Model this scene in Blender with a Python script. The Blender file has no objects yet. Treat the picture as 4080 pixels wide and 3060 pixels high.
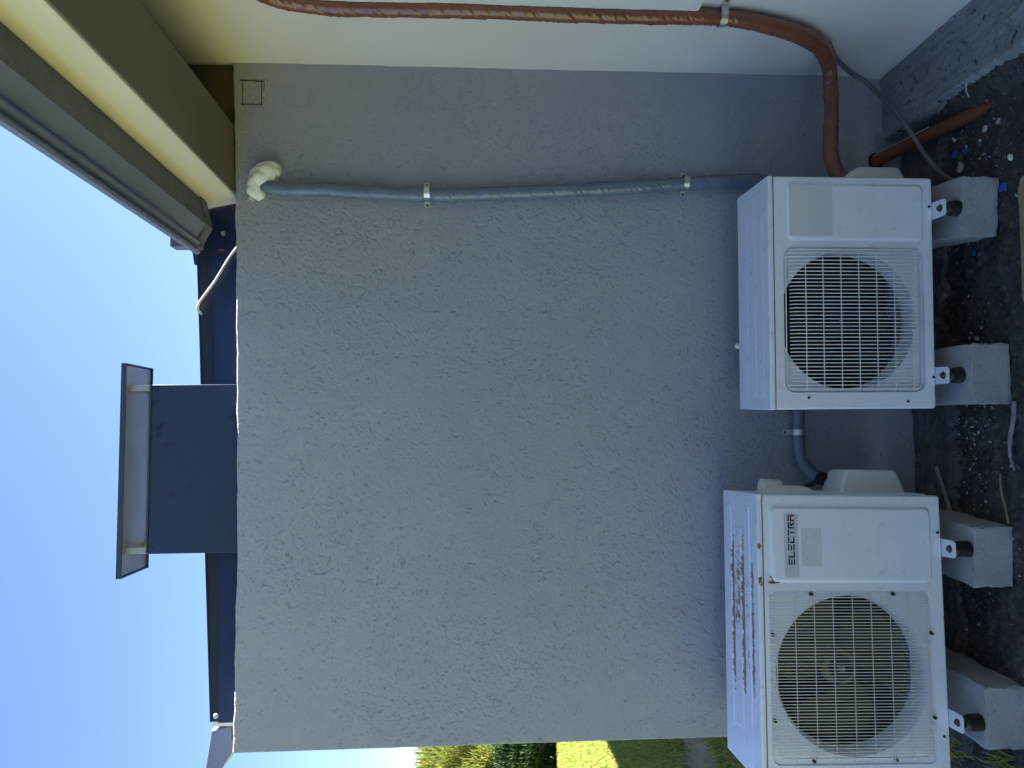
import bpy, bmesh, math, random
import numpy as np
from mathutils import Vector, Matrix
from mathutils.geometry import tessellate_polygon

random.seed(7)
rng = np.random.default_rng(7)
S = bpy.context.scene
COL = S.collection

# ------------------------------------------------------------------ camera
cam_d = bpy.data.cameras.new('camera')
cam_d.sensor_fit = 'HORIZONTAL'
cam_d.sensor_width = 36.0
cam_d.lens = 2950.0 / 4080.0 * 36.0
cam_d.clip_start = 0.02
cam_d.clip_end = 800.0
cam = bpy.data.objects.new('camera', cam_d)
COL.objects.link(cam)
_R = Vector((0.9978002, -0.0661733, -0.0039926))      # towards the right of the scene
_U = Vector((0.0080018, 0.0604338, 0.9981401))        # up
_F = Vector((0.0658090, 0.9959763, -0.0608304))       # forward
# the photograph was taken with the phone turned on its side: world up points to the picture's left
mw = Matrix.Identity(4)
for i, a in enumerate((-_U, _R, -_F)):
    for j in range(3):
        mw[j][i] = a[j]
mw.translation = Vector((-1.4708, -2.9, 1.8167))
cam.matrix_world = mw
S.camera = cam

# ------------------------------------------------------------------ light
SUN = Vector((0.96, 0.16, 1.0)).normalized()
SUN_EL = math.asin(SUN.z)
SUN_ROT = math.atan2(SUN.x, SUN.y)
world = bpy.data.worlds.new('World')
S.world = world
world.use_nodes = True
wn = world.node_tree.nodes
wl = world.node_tree.links
wn.clear()
sky = wn.new('ShaderNodeTexSky')
sky.sky_type = 'NISHITA'
sky.sun_disc = False
sky.sun_elevation = SUN_EL
sky.sun_rotation = SUN_ROT
sky.air_density = 0.6
sky.dust_density = 0.6
sky.ozone_density = 4.0
bg = wn.new('ShaderNodeBackground')
bg.inputs['Strength'].default_value = 0.05
wo = wn.new('ShaderNodeOutputWorld')
wl.new(sky.outputs[0], bg.inputs[0])
wl.new(bg.outputs[0], wo.inputs[0])

sun_d = bpy.data.lights.new('sun', 'SUN')
sun_d.energy = 5.0
sun_d.angle = math.radians(0.53)
sun_d.color = (1.0, 0.97, 0.92)
sun = bpy.data.objects.new('sun', sun_d)
COL.objects.link(sun)
sun.rotation_euler = SUN.to_track_quat('Z', 'Y').to_euler()
sun.location = SUN * 30

S.view_settings.view_transform = 'Standard'
S.view_settings.look = 'None'
S.view_settings.exposure = 3.1
S.view_settings.gamma = 1.0
S.view_settings.use_curve_mapping = False
S.cycles.max_bounces = 8
S.cycles.diffuse_bounces = 5

# ------------------------------------------------------------------ helpers
def link(o, parent=None):
    COL.objects.link(o)
    if parent is not None:
        o.parent = parent
    return o

def tag(o, label=None, cat=None, group=None, kind=None):
    if label: o['label'] = label
    if cat: o['category'] = cat
    if group: o['group'] = group
    if kind: o['kind'] = kind
    return o

def empty(name, loc=(0, 0, 0), rot=(0, 0, 0)):
    o = bpy.data.objects.new(name, None)
    o.location = loc
    o.rotation_euler = rot
    o.empty_display_size = 0.1
    return link(o)

def mesh_obj(name, verts, faces, mat, parent=None, smooth=False):
    me = bpy.data.meshes.new(name)
    me.from_pydata([tuple(v) for v in verts], [], faces)
    me.update()
    if smooth:
        me.polygons.foreach_set('use_smooth', [True] * len(me.polygons))
    if mat is not None:
        me.materials.append(mat)
    o = bpy.data.objects.new(name, me)
    return link(o, parent)

def bm_obj(name, bm, mat, parent=None, smooth=False, angle=None):
    me = bpy.data.meshes.new(name)
    bmesh.ops.recalc_face_normals(bm, faces=bm.faces[:])
    if smooth or angle:
        for f in bm.faces: f.smooth = True
    if angle:
        for e in bm.edges:
            if len(e.link_faces) == 2 and e.calc_face_angle(0) > angle:
                e.smooth = False
        bm.normal_update()
        for f in bm.faces:          # big square-on faces stay truly flat
            if max(abs(f.normal.x), abs(f.normal.y), abs(f.normal.z)) > .99995: f.smooth = False
    bm.to_mesh(me)
    bm.free()
    if mat is not None:
        me.materials.append(mat)
    return link(bpy.data.objects.new(name, me), parent)

def grid_mesh(name, P, mat, parent=None):
    """P: (ny, nx, 3) array -> smooth quad grid"""
    ny, nx, _ = P.shape
    me = bpy.data.meshes.new(name)
    n = ny * nx
    me.vertices.add(n)
    me.vertices.foreach_set('co', P.reshape(-1).astype(np.float32))
    idx = np.arange(n).reshape(ny, nx)
    q = np.stack([idx[:-1, :-1], idx[:-1, 1:], idx[1:, 1:], idx[1:, :-1]], -1).reshape(-1, 4)
    nf = len(q)
    me.loops.add(nf * 4)
    me.polygons.add(nf)
    me.loops.foreach_set('vertex_index', q.reshape(-1).astype(np.int32))
    me.polygons.foreach_set('loop_start', (np.arange(nf) * 4).astype(np.int32))
    me.polygons.foreach_set('loop_total', np.full(nf, 4, np.int32))
    me.update(calc_edges=True)
    me.polygons.foreach_set('use_smooth', np.ones(nf, bool))
    me.validate()
    if mat is not None: me.materials.append(mat)
    return link(bpy.data.objects.new(name, me), parent)

def tri_mesh(name, V, F, mat, parent=None):
    me = bpy.data.meshes.new(name)
    me.vertices.add(len(V)); me.vertices.foreach_set('co', np.asarray(V, np.float32).reshape(-1))
    F = np.asarray(F, np.int32)
    nf, k = F.shape
    me.loops.add(nf * k); me.polygons.add(nf)
    me.loops.foreach_set('vertex_index', F.reshape(-1))
    me.polygons.foreach_set('loop_start', (np.arange(nf) * k).astype(np.int32))
    me.polygons.foreach_set('loop_total', np.full(nf, k, np.int32))
    me.update(calc_edges=True)
    me.validate()
    if mat is not None: me.materials.append(mat)
    return link(bpy.data.objects.new(name, me), parent)

def add_box(bm, lo, hi, bevel=0.0, seg=2):
    lo = Vector(lo); hi = Vector(hi)
    b2 = bmesh.new()
    r = bmesh.ops.create_cube(b2, size=1.0)
    for v in b2.verts:
        v.co = Vector([(lo[i] + hi[i]) / 2 + v.co[i] * (hi[i] - lo[i]) for i in range(3)])
    if bevel > 0:
        bmesh.ops.bevel(b2, geom=b2.edges[:], offset=bevel, segments=seg, profile=0.5, affect='EDGES')
    tmp = bpy.data.meshes.new('tmp'); b2.to_mesh(tmp); b2.free()
    bm.from_mesh(tmp); bpy.data.meshes.remove(tmp)

def box(name, lo, hi, mat, parent=None, bevel=0.0, seg=2):
    bm = bmesh.new(); add_box(bm, lo, hi, bevel, seg)
    return bm_obj(name, bm, mat, parent, angle=math.radians(50) if bevel else None)

def prism(name, poly, axis, a, b, mat, parent=None, bevel=0.0):
    """poly of 2D points extruded along axis from a to b (axis 1: poly=(x,z))"""
    bm = bmesh.new()
    def P(p, t):
        if axis == 1: return (p[0], t, p[1])
        if axis == 0: return (t, p[0], p[1])
        return (p[0], p[1], t)
    v0 = [bm.verts.new(P(p, a)) for p in poly]
    v1 = [bm.verts.new(P(p, b)) for p in poly]
    n = len(poly)
    bm.faces.new(v0); bm.faces.new(v1[::-1])
    for i in range(n):
        bm.faces.new((v0[i], v0[(i + 1) % n], v1[(i + 1) % n], v1[i]))
    if bevel:
        bmesh.ops.bevel(bm, geom=bm.edges[:], offset=bevel, segments=2, profile=0.5, affect='EDGES')
    return bm_obj(name, bm, mat, parent, angle=math.radians(40) if bevel else None)

def rrect(x0, x1, z0, z1, r, n=6):
    pts = []
    for cx, cz, a0 in ((x1 - r, z1 - r, 0), (x0 + r, z1 - r, 90), (x0 + r, z0 + r, 180), (x1 - r, z0 + r, 270)):
        for k in range(n + 1):
            a = math.radians(a0 + 90 * k / n)
            pts.append((cx + r * math.cos(a), cz + r * math.sin(a)))
    return pts

def circ(cx, cz, r, n=56):
    return [(cx + r * math.cos(2 * math.pi * k / n), cz + r * math.sin(2 * math.pi * k / n)) for k in range(n)]

def plate(name, loops, y0, y1, mat, parent=None):
    """flat plate in xz with holes, front at y0 and back at y1"""
    tri = tessellate_polygon([[Vector((p[0], p[1], 0)) for p in L] for L in loops])
    flat = [p for L in loops for p in L]
    n = len(flat)
    V = [(p[0], y0, p[1]) for p in flat] + [(p[0], y1, p[1]) for p in flat]
    F = [tuple(t) for t in tri] + [tuple(i + n for i in t[::-1]) for t in tri]
    o = 0
    for L in loops:
        m = len(L)
        for i in range(m):
            a, b = o + i, o + (i + 1) % m
            F.append((a, b, b + n, a + n))
        o += m
    bm = bmesh.new()
    vs = [bm.verts.new(v) for v in V]
    for f in F:
        try: bm.faces.new([vs[i] for i in f])
        except ValueError: pass
    return bm_obj(name, bm, mat, parent)

def loft(name, rings, mat, parent=None, cap=True, closed=True, smooth=True, angle=None):
    """rings: list of equal-length 3D loops"""
    n = len(rings[0])
    V = [p for r in rings for p in r]
    F = []
    for k in range(len(rings) - 1):
        for i in range(n if closed else n - 1):
            a = k * n + i; b = k * n + (i + 1) % n
            F.append((a, b, b + n, a + n))
    bm = bmesh.new()
    vs = [bm.verts.new(p) for p in V]
    for f in F: bm.faces.new([vs[i] for i in f])
    if cap:
        bm.faces.new(vs[:n]); bm.faces.new(vs[-n:])
    return bm_obj(name, bm, mat, parent, smooth=smooth, angle=angle or math.radians(45))

def emboss(name, outer, inner, y0, y1, mat, parent=None):
    """raised panel: outer outline at y0, rounded bevel to inner outline at y1"""
    rings = []
    for t in (0, .12, .3, .5, .7, .88, 1):
        s = t * t * (3 - 2 * t)
        rings.append([(o[0] + (i[0] - o[0]) * t, y0 + (y1 - y0) * s, o[1] + (i[1] - o[1]) * t) for o, i in zip(outer, inner)])
    bm = bmesh.new()
    vs = [[bm.verts.new(p) for p in r] for r in rings]
    n = len(outer)
    for a, b in zip(vs[:-1], vs[1:]):
        for i in range(n):
            bm.faces.new((a[i], a[(i + 1) % n], b[(i + 1) % n], b[i]))
    bm.faces.new(vs[-1])
    return bm_obj(name, bm, mat, parent, smooth=True, angle=math.radians(60))

def catmull(pts, step):
    P = [np.array(p, float) for p in pts]
    P = [2 * P[0] - P[1]] + P + [2 * P[-1] - P[-2]]
    out = []
    for i in range(1, len(P) - 2):
        p0, p1, p2, p3 = P[i - 1:i + 3]
        n = max(2, int(np.linalg.norm(p2 - p1) / step))
        for k in range(n):
            t = k / n
            out.append(0.5 * ((2 * p1) + (-p0 + p2) * t + (2 * p0 - 5 * p1 + 4 * p2 - p3) * t * t + (-p0 + 3 * p1 - 3 * p2 + p3) * t ** 3))
    out.append(P[-2])
    return np.array(out)

def frames(C):
    T = np.gradient(C, axis=0); T /= np.linalg.norm(T, axis=1)[:, None]
    N = np.zeros_like(T)
    a = np.array([0, 1., 0]) if abs(T[0][1]) < .9 else np.array([1., 0, 0])
    n = a - T[0] * a.dot(T[0]); n /= np.linalg.norm(n); N[0] = n
    for i in range(1, len(C)):
        n = N[i - 1] - T[i] * N[i - 1].dot(T[i]); N[i] = n / np.linalg.norm(n)
    return T, N, np.cross(T, N)

def tube(name, pts, r, mat, parent=None, sides=8, step=0.01, rfun=None, caps=True):
    C = catmull(pts, step) if len(pts) > 2 else np.array([pts[0], pts[1]], float)
    T, N, B = frames(C)
    s = np.concatenate([[0], np.cumsum(np.linalg.norm(np.diff(C, axis=0), axis=1))])
    th = np.linspace(0, 2 * math.pi, sides, endpoint=False)
    R = np.full((len(C), sides), r) if rfun is None else rfun(s[:, None], th[None, :])
    P = C[:, None] + R[..., None] * (np.cos(th)[None, :, None] * N[:, None] + np.sin(th)[None, :, None] * B[:, None])
    n, m = len(C), sides
    V = P.reshape(-1, 3)
    F = [(i * m + j, i * m + (j + 1) % m, (i + 1) * m + (j + 1) % m, (i + 1) * m + j) for i in range(n - 1) for j in range(m)]
    if caps:
        F.append(tuple(range(m - 1, -1, -1))); F.append(tuple((n - 1) * m + j for j in range(m)))
    return mesh_obj(name, V, F, mat, parent, smooth=True)

def cyl(name, c0, c1, r0, r1, mat, parent=None, n=20, bevel=0.0):
    c0 = Vector(c0); c1 = Vector(c1)
    d = (c1 - c0); L = d.length
    bm = bmesh.new()
    bmesh.ops.create_cone(bm, cap_ends=True, segments=n, radius1=r0, radius2=r1, depth=L)
    if bevel:
        es = [e for e in bm.edges if len(e.link_faces) == 2 and any(len(f.verts) > 4 for f in e.link_faces)]
        bmesh.ops.bevel(bm, geom=es, offset=bevel, segments=2, profile=.5, affect='EDGES')
    q = d.to_track_quat('Z', 'Y').to_matrix().to_4x4()
    bm.transform(Matrix.Translation((c0 + c1) / 2) @ q)
    return bm_obj(name, bm, mat, parent, angle=math.radians(40))

def fnoise(ny, nx, beta, lo=1, seed=0):
    """filtered noise, roughly unit variance"""
    g = np.random.default_rng(seed)
    w = np.fft.fft2(g.standard_normal((ny, nx)))
    fy = np.fft.fftfreq(ny)[:, None] * ny; fx = np.fft.fftfreq(nx)[None, :] * nx
    k = np.sqrt(fx ** 2 + fy ** 2); k[0, 0] = 1e9
    a = np.where(k < lo, 0, k ** (-beta))
    z = np.real(np.fft.ifft2(w * a))
    return z / z.std()

def blur(img, sig):
    ny, nx = img.shape
    fy = np.fft.fftfreq(ny)[:, None]; fx = np.fft.fftfreq(nx)[None, :]
    g = np.exp(-2 * (math.pi * sig) ** 2 * (fx ** 2 + fy ** 2))
    return np.real(np.fft.ifft2(np.fft.fft2(img) * g))

# ------------------------------------------------------------------ materials
def nodes_of(name):
    m = bpy.data.materials.new(name)
    m.use_nodes = True
    nt = m.node_tree
    return m, nt, nt.nodes['Principled BSDF']

def N(nt, typ, **kw):
    n = nt.nodes.new(typ)
    for k, v in kw.items(): setattr(n, k, v)
    return n

def tex(nt, scale, detail=4, rough=.55, dist=0.0, co='Object'):
    tc = nt.nodes.get('TC') or N(nt, 'ShaderNodeTexCoord', name='TC')
    t = N(nt, 'ShaderNodeTexNoise')
    t.inputs['Scale'].default_value = scale
    t.inputs['Detail'].default_value = detail
    t.inputs['Roughness'].default_value = rough
    t.inputs['Distortion'].default_value = dist
    nt.links.new(tc.outputs[co], t.inputs['Vector'])
    return t

def ramp(nt, src, stops):
    r = N(nt, 'ShaderNodeValToRGB')
    e = r.color_ramp.elements
    while len(e) < len(stops): e.new(0.5)
    for i, (p, c) in enumerate(stops):
        e[i].position = p
        e[i].color = (*c, 1) if not isinstance(c, (int, float)) else (c, c, c, 1)
    nt.links.new(src, r.inputs[0])
    return r

def mixc(nt, fac, a, b, mode='MIX'):
    m = N(nt, 'ShaderNodeMix', data_type='RGBA', blend_type=mode)
    for s, v in ((m.inputs[0], fac), (m.inputs[6], a), (m.inputs[7], b)):
        if isinstance(v, (int, float)): s.default_value = v
        elif isinstance(v, tuple): s.default_value = (*v, 1)
        else: nt.links.new(v, s)
    return m.outputs[2]

def bump(nt, bsdf, src, strength, dist, prev=None):
    b = N(nt, 'ShaderNodeBump')
    b.inputs['Strength'].default_value = strength
    b.inputs['Distance'].default_value = dist
    nt.links.new(src, b.inputs['Height'])
    if prev is not None: nt.links.new(prev, b.inputs['Normal'])
    nt.links.new(b.outputs[0], bsdf.inputs['Normal'])
    return b.outputs[0]

def simple(name, c0, c1=None, scale=8, rough=.6, spec=.4, metal=0, bs=0.0, bscale=60, bdist=.002, fine=0.0, co='Object'):
    m, nt, b = nodes_of(name)
    c1 = c1 or tuple(x * .8 for x in c0)
    t = tex(nt, scale, co=co)
    r = ramp(nt, t.outputs[0], [(.3, c1), (.7, c0)])
    col = r.outputs[0]
    if fine:
        t2 = tex(nt, scale * 18, 3, co=co)
        r2 = ramp(nt, t2.outputs[0], [(.3, 1 - fine), (.7, 1.0)])
        col = mixc(nt, 1.0, col, r2.outputs[0], 'MULTIPLY')
    nt.links.new(col, b.inputs['Base Color'])
    b.inputs['Roughness'].default_value = rough
    b.inputs['Specular IOR Level'].default_value = spec
    b.inputs['Metallic'].default_value = metal
    if bs:
        t3 = tex(nt, bscale, 5, .6, co=co)
        bump(nt, b, t3.outputs[0], bs, bdist)
    return m

def speckled(name, c0, c1, scale, spots, rough=.8, metal=0, bs=.3, bscale=80, bdist=.002, spec=.3):
    """spots: list of (colour, noise scale, threshold lo, hi)"""
    m, nt, b = nodes_of(name)
    t = tex(nt, scale, 6)
    col = ramp(nt, t.outputs[0], [(.3, c1), (.7, c0)]).outputs[0]
    for k, (c, sc, lo, hi) in enumerate(spots):
        tt = tex(nt, sc, 5, .6, .4)
        f = ramp(nt, tt.outputs[0], [(lo, 0.0), (hi, 1.0)]).outputs[0]
        col = mixc(nt, f, col, c)
    nt.links.new(col, b.inputs['Base Color'])
    b.inputs['Roughness'].default_value = rough
    b.inputs['Metallic'].default_value = metal
    b.inputs['Specular IOR Level'].default_value = spec
    t3 = tex(nt, bscale, 6, .65)
    bump(nt, b, t3.outputs[0], bs, bdist)
    return m

def stucco_mat():
    m, nt, b = nodes_of('grey_stucco')
    t = tex(nt, 1.6, 4, .6)
    col = ramp(nt, t.outputs[0], [(.3, (.318, .32, .348)), (.72, (.354, .356, .382))]).outputs[0]
    # trowel smears slightly paler than the field
    t2 = tex(nt, 9, 4, .6, 1.2)
    f = ramp(nt, t2.outputs[0], [(.45, 0.0), (.75, .5)]).outputs[0]
    col = mixc(nt, f, col, (.374, .372, .392))
    # scratches coloured darker to stand in for the shade inside them
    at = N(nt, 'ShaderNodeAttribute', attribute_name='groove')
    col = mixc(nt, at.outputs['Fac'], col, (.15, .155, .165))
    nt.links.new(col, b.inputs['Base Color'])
    b.inputs['Roughness'].default_value = .85
    b.inputs['Specular IOR Level'].default_value = .25
    t3 = tex(nt, 260, 5, .7)
    bump(nt, b, t3.outputs[0], .35, .0012)
    return m

def paint_mat(name, base, dirt, dirt_amt=.5, rough=.42):
    m, nt, b = nodes_of(name)
    t = tex(nt, 5, 5, .6)
    col = ramp(nt, t.outputs[0], [(.3, tuple(x * .95 for x in base)), (.7, base)]).outputs[0]
    t2 = tex(nt, 26, 6, .7, .5)
    f = ramp(nt, t2.outputs[0], [(.58, 0.0), (.76, dirt_amt)]).outputs[0]
    col = mixc(nt, f, col, dirt)
    nt.links.new(col, b.inputs['Base Color'])
    b.inputs['Roughness'].default_value = rough
    b.inputs['Specular IOR Level'].default_value = .45
    t3 = tex(nt, 420, 3)
    bump(nt, b, t3.outputs[0], .05, .0005)
    return m

def mathn(nt, op, a, b=None, c=None, clamp=False):
    n = N(nt, 'ShaderNodeMath', operation=op, use_clamp=clamp)
    for s, v in zip(n.inputs, (a, b, c)):
        if v is None: continue
        if isinstance(v, (int, float)): s.default_value = v
        else: nt.links.new(v, s)
    return n.outputs[0]

def lid_mat(name, base, rust):
    """white lid paint; rust = list of (x0, x1, y, half width) grooves where the paint has gone, object space"""
    m, nt, b = nodes_of(name)
    t = tex(nt, 5, 5, .6)
    col = ramp(nt, t.outputs[0], [(.3, tuple(x * .95 for x in base)), (.7, base)]).outputs[0]
    t2 = tex(nt, 30, 6, .75, .6)
    f = ramp(nt, t2.outputs[0], [(.55, 0.0), (.72, .6)]).outputs[0]
    col = mixc(nt, f, col, (.40, .39, .37))
    tc = nt.nodes['TC']
    sep = N(nt, 'ShaderNodeSeparateXYZ'); nt.links.new(tc.outputs['Object'], sep.inputs[0])
    n1 = tex(nt, 55, 6, .7, .8)
    n2 = tex(nt, 170, 4, .7)
    n3 = tex(nt, 14, 5, .7)
    for x0, x1, y, hw, thr in rust:
        dx = mathn(nt, 'MAXIMUM', mathn(nt, 'SUBTRACT', x0, sep.outputs[0]), mathn(nt, 'SUBTRACT', sep.outputs[0], x1))
        dx = mathn(nt, 'MULTIPLY', mathn(nt, 'MAXIMUM', dx, 0.0), 12.0)
        dy = mathn(nt, 'DIVIDE', mathn(nt, 'ABSOLUTE', mathn(nt, 'SUBTRACT', sep.outputs[1], y)), hw)
        d = mathn(nt, 'ADD', dx, mathn(nt, 'POWER', dy, 2.0))
        v = mathn(nt, 'SUBTRACT', mathn(nt, 'ADD', mathn(nt, 'MULTIPLY', n1.outputs[0], 1.6), mathn(nt, 'MULTIPLY', n3.outputs[0], .7)), mathn(nt, 'MULTIPLY', d, .35))
        fm = N(nt, 'ShaderNodeMapRange'); fm.inputs[1].default_value = thr + .30; fm.inputs[2].default_value = thr + .42
        nt.links.new(v, fm.inputs[0])
        rc = ramp(nt, n2.outputs[0], [(.3, (.19, .095, .045)), (.52, (.33, .19, .10)), (.68, (.46, .38, .30))]).outputs[0]
        col = mixc(nt, fm.outputs[0], col, rc)
    nt.links.new(col, b.inputs['Base Color'])
    b.inputs['Roughness'].default_value = .45
    return m

M = {}
M['stucco'] = stucco_mat()
M['stucco_side'] = simple('grey_stucco_edge', (.42, .40, .38), rough=.85, bs=.3)
M['plaster'] = speckled('beige_plaster', (.69, .645, .59), (.64, .595, .535), 2.2, [((.40, .38, .34), 6, .70, .80)], rough=.8, bs=.12, bscale=120, bdist=.001)
M['eave'] = speckled('cream_eave_plaster', (.72, .67, .55), (.66, .605, .48), 2.0, [((.38, .30, .2), 9, .70, .82)], rough=.75, bs=.1, bscale=90, bdist=.001)
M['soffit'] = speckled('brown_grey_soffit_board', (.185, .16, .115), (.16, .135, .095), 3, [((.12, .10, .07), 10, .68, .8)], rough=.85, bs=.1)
M['recess'] = simple('recess_shade_brown', (.15, .115, .07), (.11, .085, .05), scale=3, rough=.8)  # brown set dark to carry the deep shade of the eave recess
M['galv'] = speckled('galvanised_steel', (.185, .205, .295), (.155, .175, .26), 4, [((.15, .165, .20), 24, .66, .80), ((.46, .46, .44), 46, .74, .80)], rough=.45, metal=.15, bs=.06, bscale=50, spec=.5)
M['galv_dirty'] = speckled('stained_galvanised_steel', (.15, .16, .185), (.11, .12, .14), 9, [((.06, .062, .065), 44, .56, .72), ((.34, .33, .30), 60, .72, .78)], rough=.6, metal=.1, bs=.1, bscale=60)
M['navy'] = speckled('navy_sheet_metal', (.006, .015, .055), (.005, .012, .046), 5, [((.06, .07, .1), 60, .72, .8)], rough=.45, bs=.05, bscale=20, spec=.4)
M['navy_dark'] = simple('dark_lap_joint', (.012, .014, .024), rough=.5)
M['chimney'] = speckled('blue_grey_sheet_metal', (.027, .041, .082), (.023, .036, .072), 3, [((.012, .015, .026), 8, .61, .69), ((.3, .3, .32), 90, .8, .84)], rough=.5, bs=.04, bscale=12)
M['cap_under'] = simple('cap_underside', (.46, .45, .42), (.36, .35, .32), scale=5, rough=.38, metal=.6)
M['cap_rim'] = simple('cap_rim_paint', (.045, .055, .075), rough=.5)
M['post'] = simple('steel_post', (.42, .39, .33), (.34, .31, .26), scale=20, rough=.45, metal=.4)
M['white1'] = paint_mat('white_casing_paint', (.79, .81, .85), (.42, .41, .39), .45)
M['white2'] = paint_mat('aged_white_casing_paint', (.80, .815, .845), (.48, .42, .32), .45)
M['cream'] = simple('cream_plastic', (.68, .66, .61), (.64, .62, .57), rough=.45)
M['lid1'] = lid_mat('plain_lid_paint', (.80, .82, .86), [(.18, .33, .19, .03, 1.12), (.0, .3, .24, .02, 1.16)])
M['lid2'] = lid_mat('rusty_lid_paint', (.80, .82, .86), [(-.15, .24, .224, .016, .50), (-.155, .24, .128, .017, .50), (-.14, .20, .050, .013, .62), (.02, .24, .176, .05, .80), (-.10, .12, .176, .05, .97), (-.12, .2, .09, .035, .93)])
M['sticker'] = simple('faded_sticker', (.65, .66, .63), (.62, .63, .60), rough=.6)
M['sticker2'] = simple('faded_plate', (.60, .61, .62), (.57, .58, .58), rough=.55, fine=.08)
M['sticker3'] = simple('pale_faded_sticker', (.68, .69, .69), (.63, .64, .64), rough=.55, fine=.06)
M['arc'] = simple('faded_blue_print', (.30, .40, .48), rough=.6)
M['ink'] = simple('navy_lettering', (.012, .012, .03), rough=.5)
M['halo'] = simple('pale_lettering_outline', (.74, .74, .72), rough=.5)
M['wire1'] = simple('wire_paint', (.82, .81, .78), (.77, .76, .73), rough=.4)
M['wire2'] = simple('aged_wire_paint', (.82, .80, .73), (.73, .70, .62), scale=30, rough=.45)
M['dark_in'] = simple('dark_interior', (.016, .017, .02), rough=.7)
M['coil'] = speckled('coil_fins', (.022, .024, .03), (.012, .012, .015), 30, [], rough=.5, metal=.3, bs=.4, bscale=120)
M['blade1'] = simple('grey_fan_blade', (.020, .022, .019), (.014, .015, .014), rough=.7, spec=.12)
M['blade2'] = simple('olive_fan_blade', (.085, .072, .022), (.042, .036, .013), scale=6, rough=.7, spec=.12)
M['hub2'] = simple('olive_fan_hub', (.22, .165, .06), (.13, .10, .04), rough=.65, spec=.2)
M['seam'] = simple('brown_seam', (.16, .12, .08), (.07, .06, .05), scale=40, rough=.8)  # mottled brown for the strip along the joint under the lid
M['screw'] = simple('dark_screw', (.06, .055, .06), rough=.5, metal=.5)
M['bolt'] = simple('rusty_bolt', (.16, .11, .09), (.09, .06, .05), scale=90, rough=.6, metal=.4)
M['zinc'] = speckled('zinc_strap', (.62, .62, .60), (.48, .48, .46), 60, [], rough=.35, metal=.8, bs=.05)
M['rubber'] = simple('black_rubber', (.018, .019, .021), rough=.45, spec=.5)
M['aac'] = speckled('aerated_concrete', (.44, .42, .40), (.34, .325, .31), 7, [((.16, .145, .13), 9, .62, .74), ((.12, .11, .10), 55, .68, .74), ((.56, .55, .53), 70, .66, .74), ((.10, .09, .085), 140, .70, .76)], rough=.95, bs=.8, bscale=110, bdist=.004)
M['soil'] = speckled('dark_soil', (.100, .088, .076), (.055, .048, .042), 9, [((.15, .138, .125), 26, .56, .7), ((.028, .023, .019), 40, .56, .7)], rough=1, bs=.8, bscale=90, bdist=.008)
M['concrete'] = speckled('weathered_concrete', (.33, .325, .32), (.23, .225, .22), 7, [((.05, .045, .045), 24, .58, .68), ((.30, .295, .29), 12, .66, .78), ((.03, .03, .03), 70, .62, .7)], rough=.95, bs=.55, bscale=70, bdist=.003)
M['footing'] = speckled('dark_footing_concrete', (.135, .125, .115), (.085, .078, .072), 8, [((.20, .19, .18), 12, .60, .70), ((.03, .027, .025), 45, .6, .7)], rough=.95, bs=.7, bscale=60, bdist=.006)
M['wrap_blue'] = simple('blue_grey_vinyl_wrap', (.15, .185, .23), (.115, .145, .185), scale=14, rough=.24, spec=.6, bs=.15, bscale=45, bdist=.002)
M['wrap_brown'] = simple('brown_vinyl_wrap', (.225, .080, .042), (.165, .057, .032), scale=14, rough=.24, spec=.6, bs=.15, bscale=45, bdist=.002)
M['black_tape'] = simple('black_tape', (.012, .012, .015), rough=.4)
M['foam'] = simple('cream_foam', (.85, .83, .70), (.78, .75, .58), scale=22, rough=.75, bs=.4, bscale=60, bdist=.004)
M['pvc'] = simple('orange_pvc', (.24, .075, .03), (.13, .05, .026), scale=9, rough=.5)
M['print'] = simple('white_print', (.6, .58, .56), (.3, .28, .26), scale=160, rough=.6)
M['cable'] = simple('grey_cable_sheath', (.19, .19, .18), (.10, .10, .095), scale=9, rough=.5)
M['white_cable'] = simple('weathered_white_cable', (.62, .58, .50), (.28, .26, .23), scale=26, rough=.55)
M['panel'] = simple('pale_board', (.70, .71, .65), (.66, .67, .61), rough=.6)
M['pencil'] = simple('pencil_line', (.035, .035, .033), rough=.8)
M['chip_white'] = simple('white_paint_chip', (.52, .52, .50), (.30, .30, .29), scale=20, rough=.7)
M['chip_blue'] = simple('blue_plastic_chip', (.02, .10, .55), rough=.5)
M['wood'] = simple('tan_board', (.40, .29, .15), (.30, .21, .10), scale=12, rough=.8, bs=.3, bscale=40)
M['stick'] = simple('pale_lath', (.34, .36, .31), (.26, .27, .24), scale=30, rough=.8)
M['bark'] = simple('pink_grey_stick', (.36, .29, .29), (.22, .17, .17), scale=40, rough=.9)
M['straw'] = simple('dry_straw', (.32, .26, .11), (.22, .18, .08), scale=30, rough=.8)
M['leaf_dry'] = simple('dry_leaf', (.16, .055, .02), (.10, .035, .014), scale=30, rough=.8)
M['earth'] = speckled('worn_brown_earth', (.25, .19, .125), (.155, .115, .075), 7, [((.25, .22, .18), 30, .6, .7), ((.07, .075, .03), 11, .58, .68)], rough=1, bs=.8, bscale=60, bdist=.01)
M['clod'] = simple('soil_clod', (.11, .097, .083), (.06, .051, .044), scale=12, rough=1)
M['trunk'] = simple('bark_brown', (.10, .07, .045), rough=.9, bs=.4)

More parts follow.
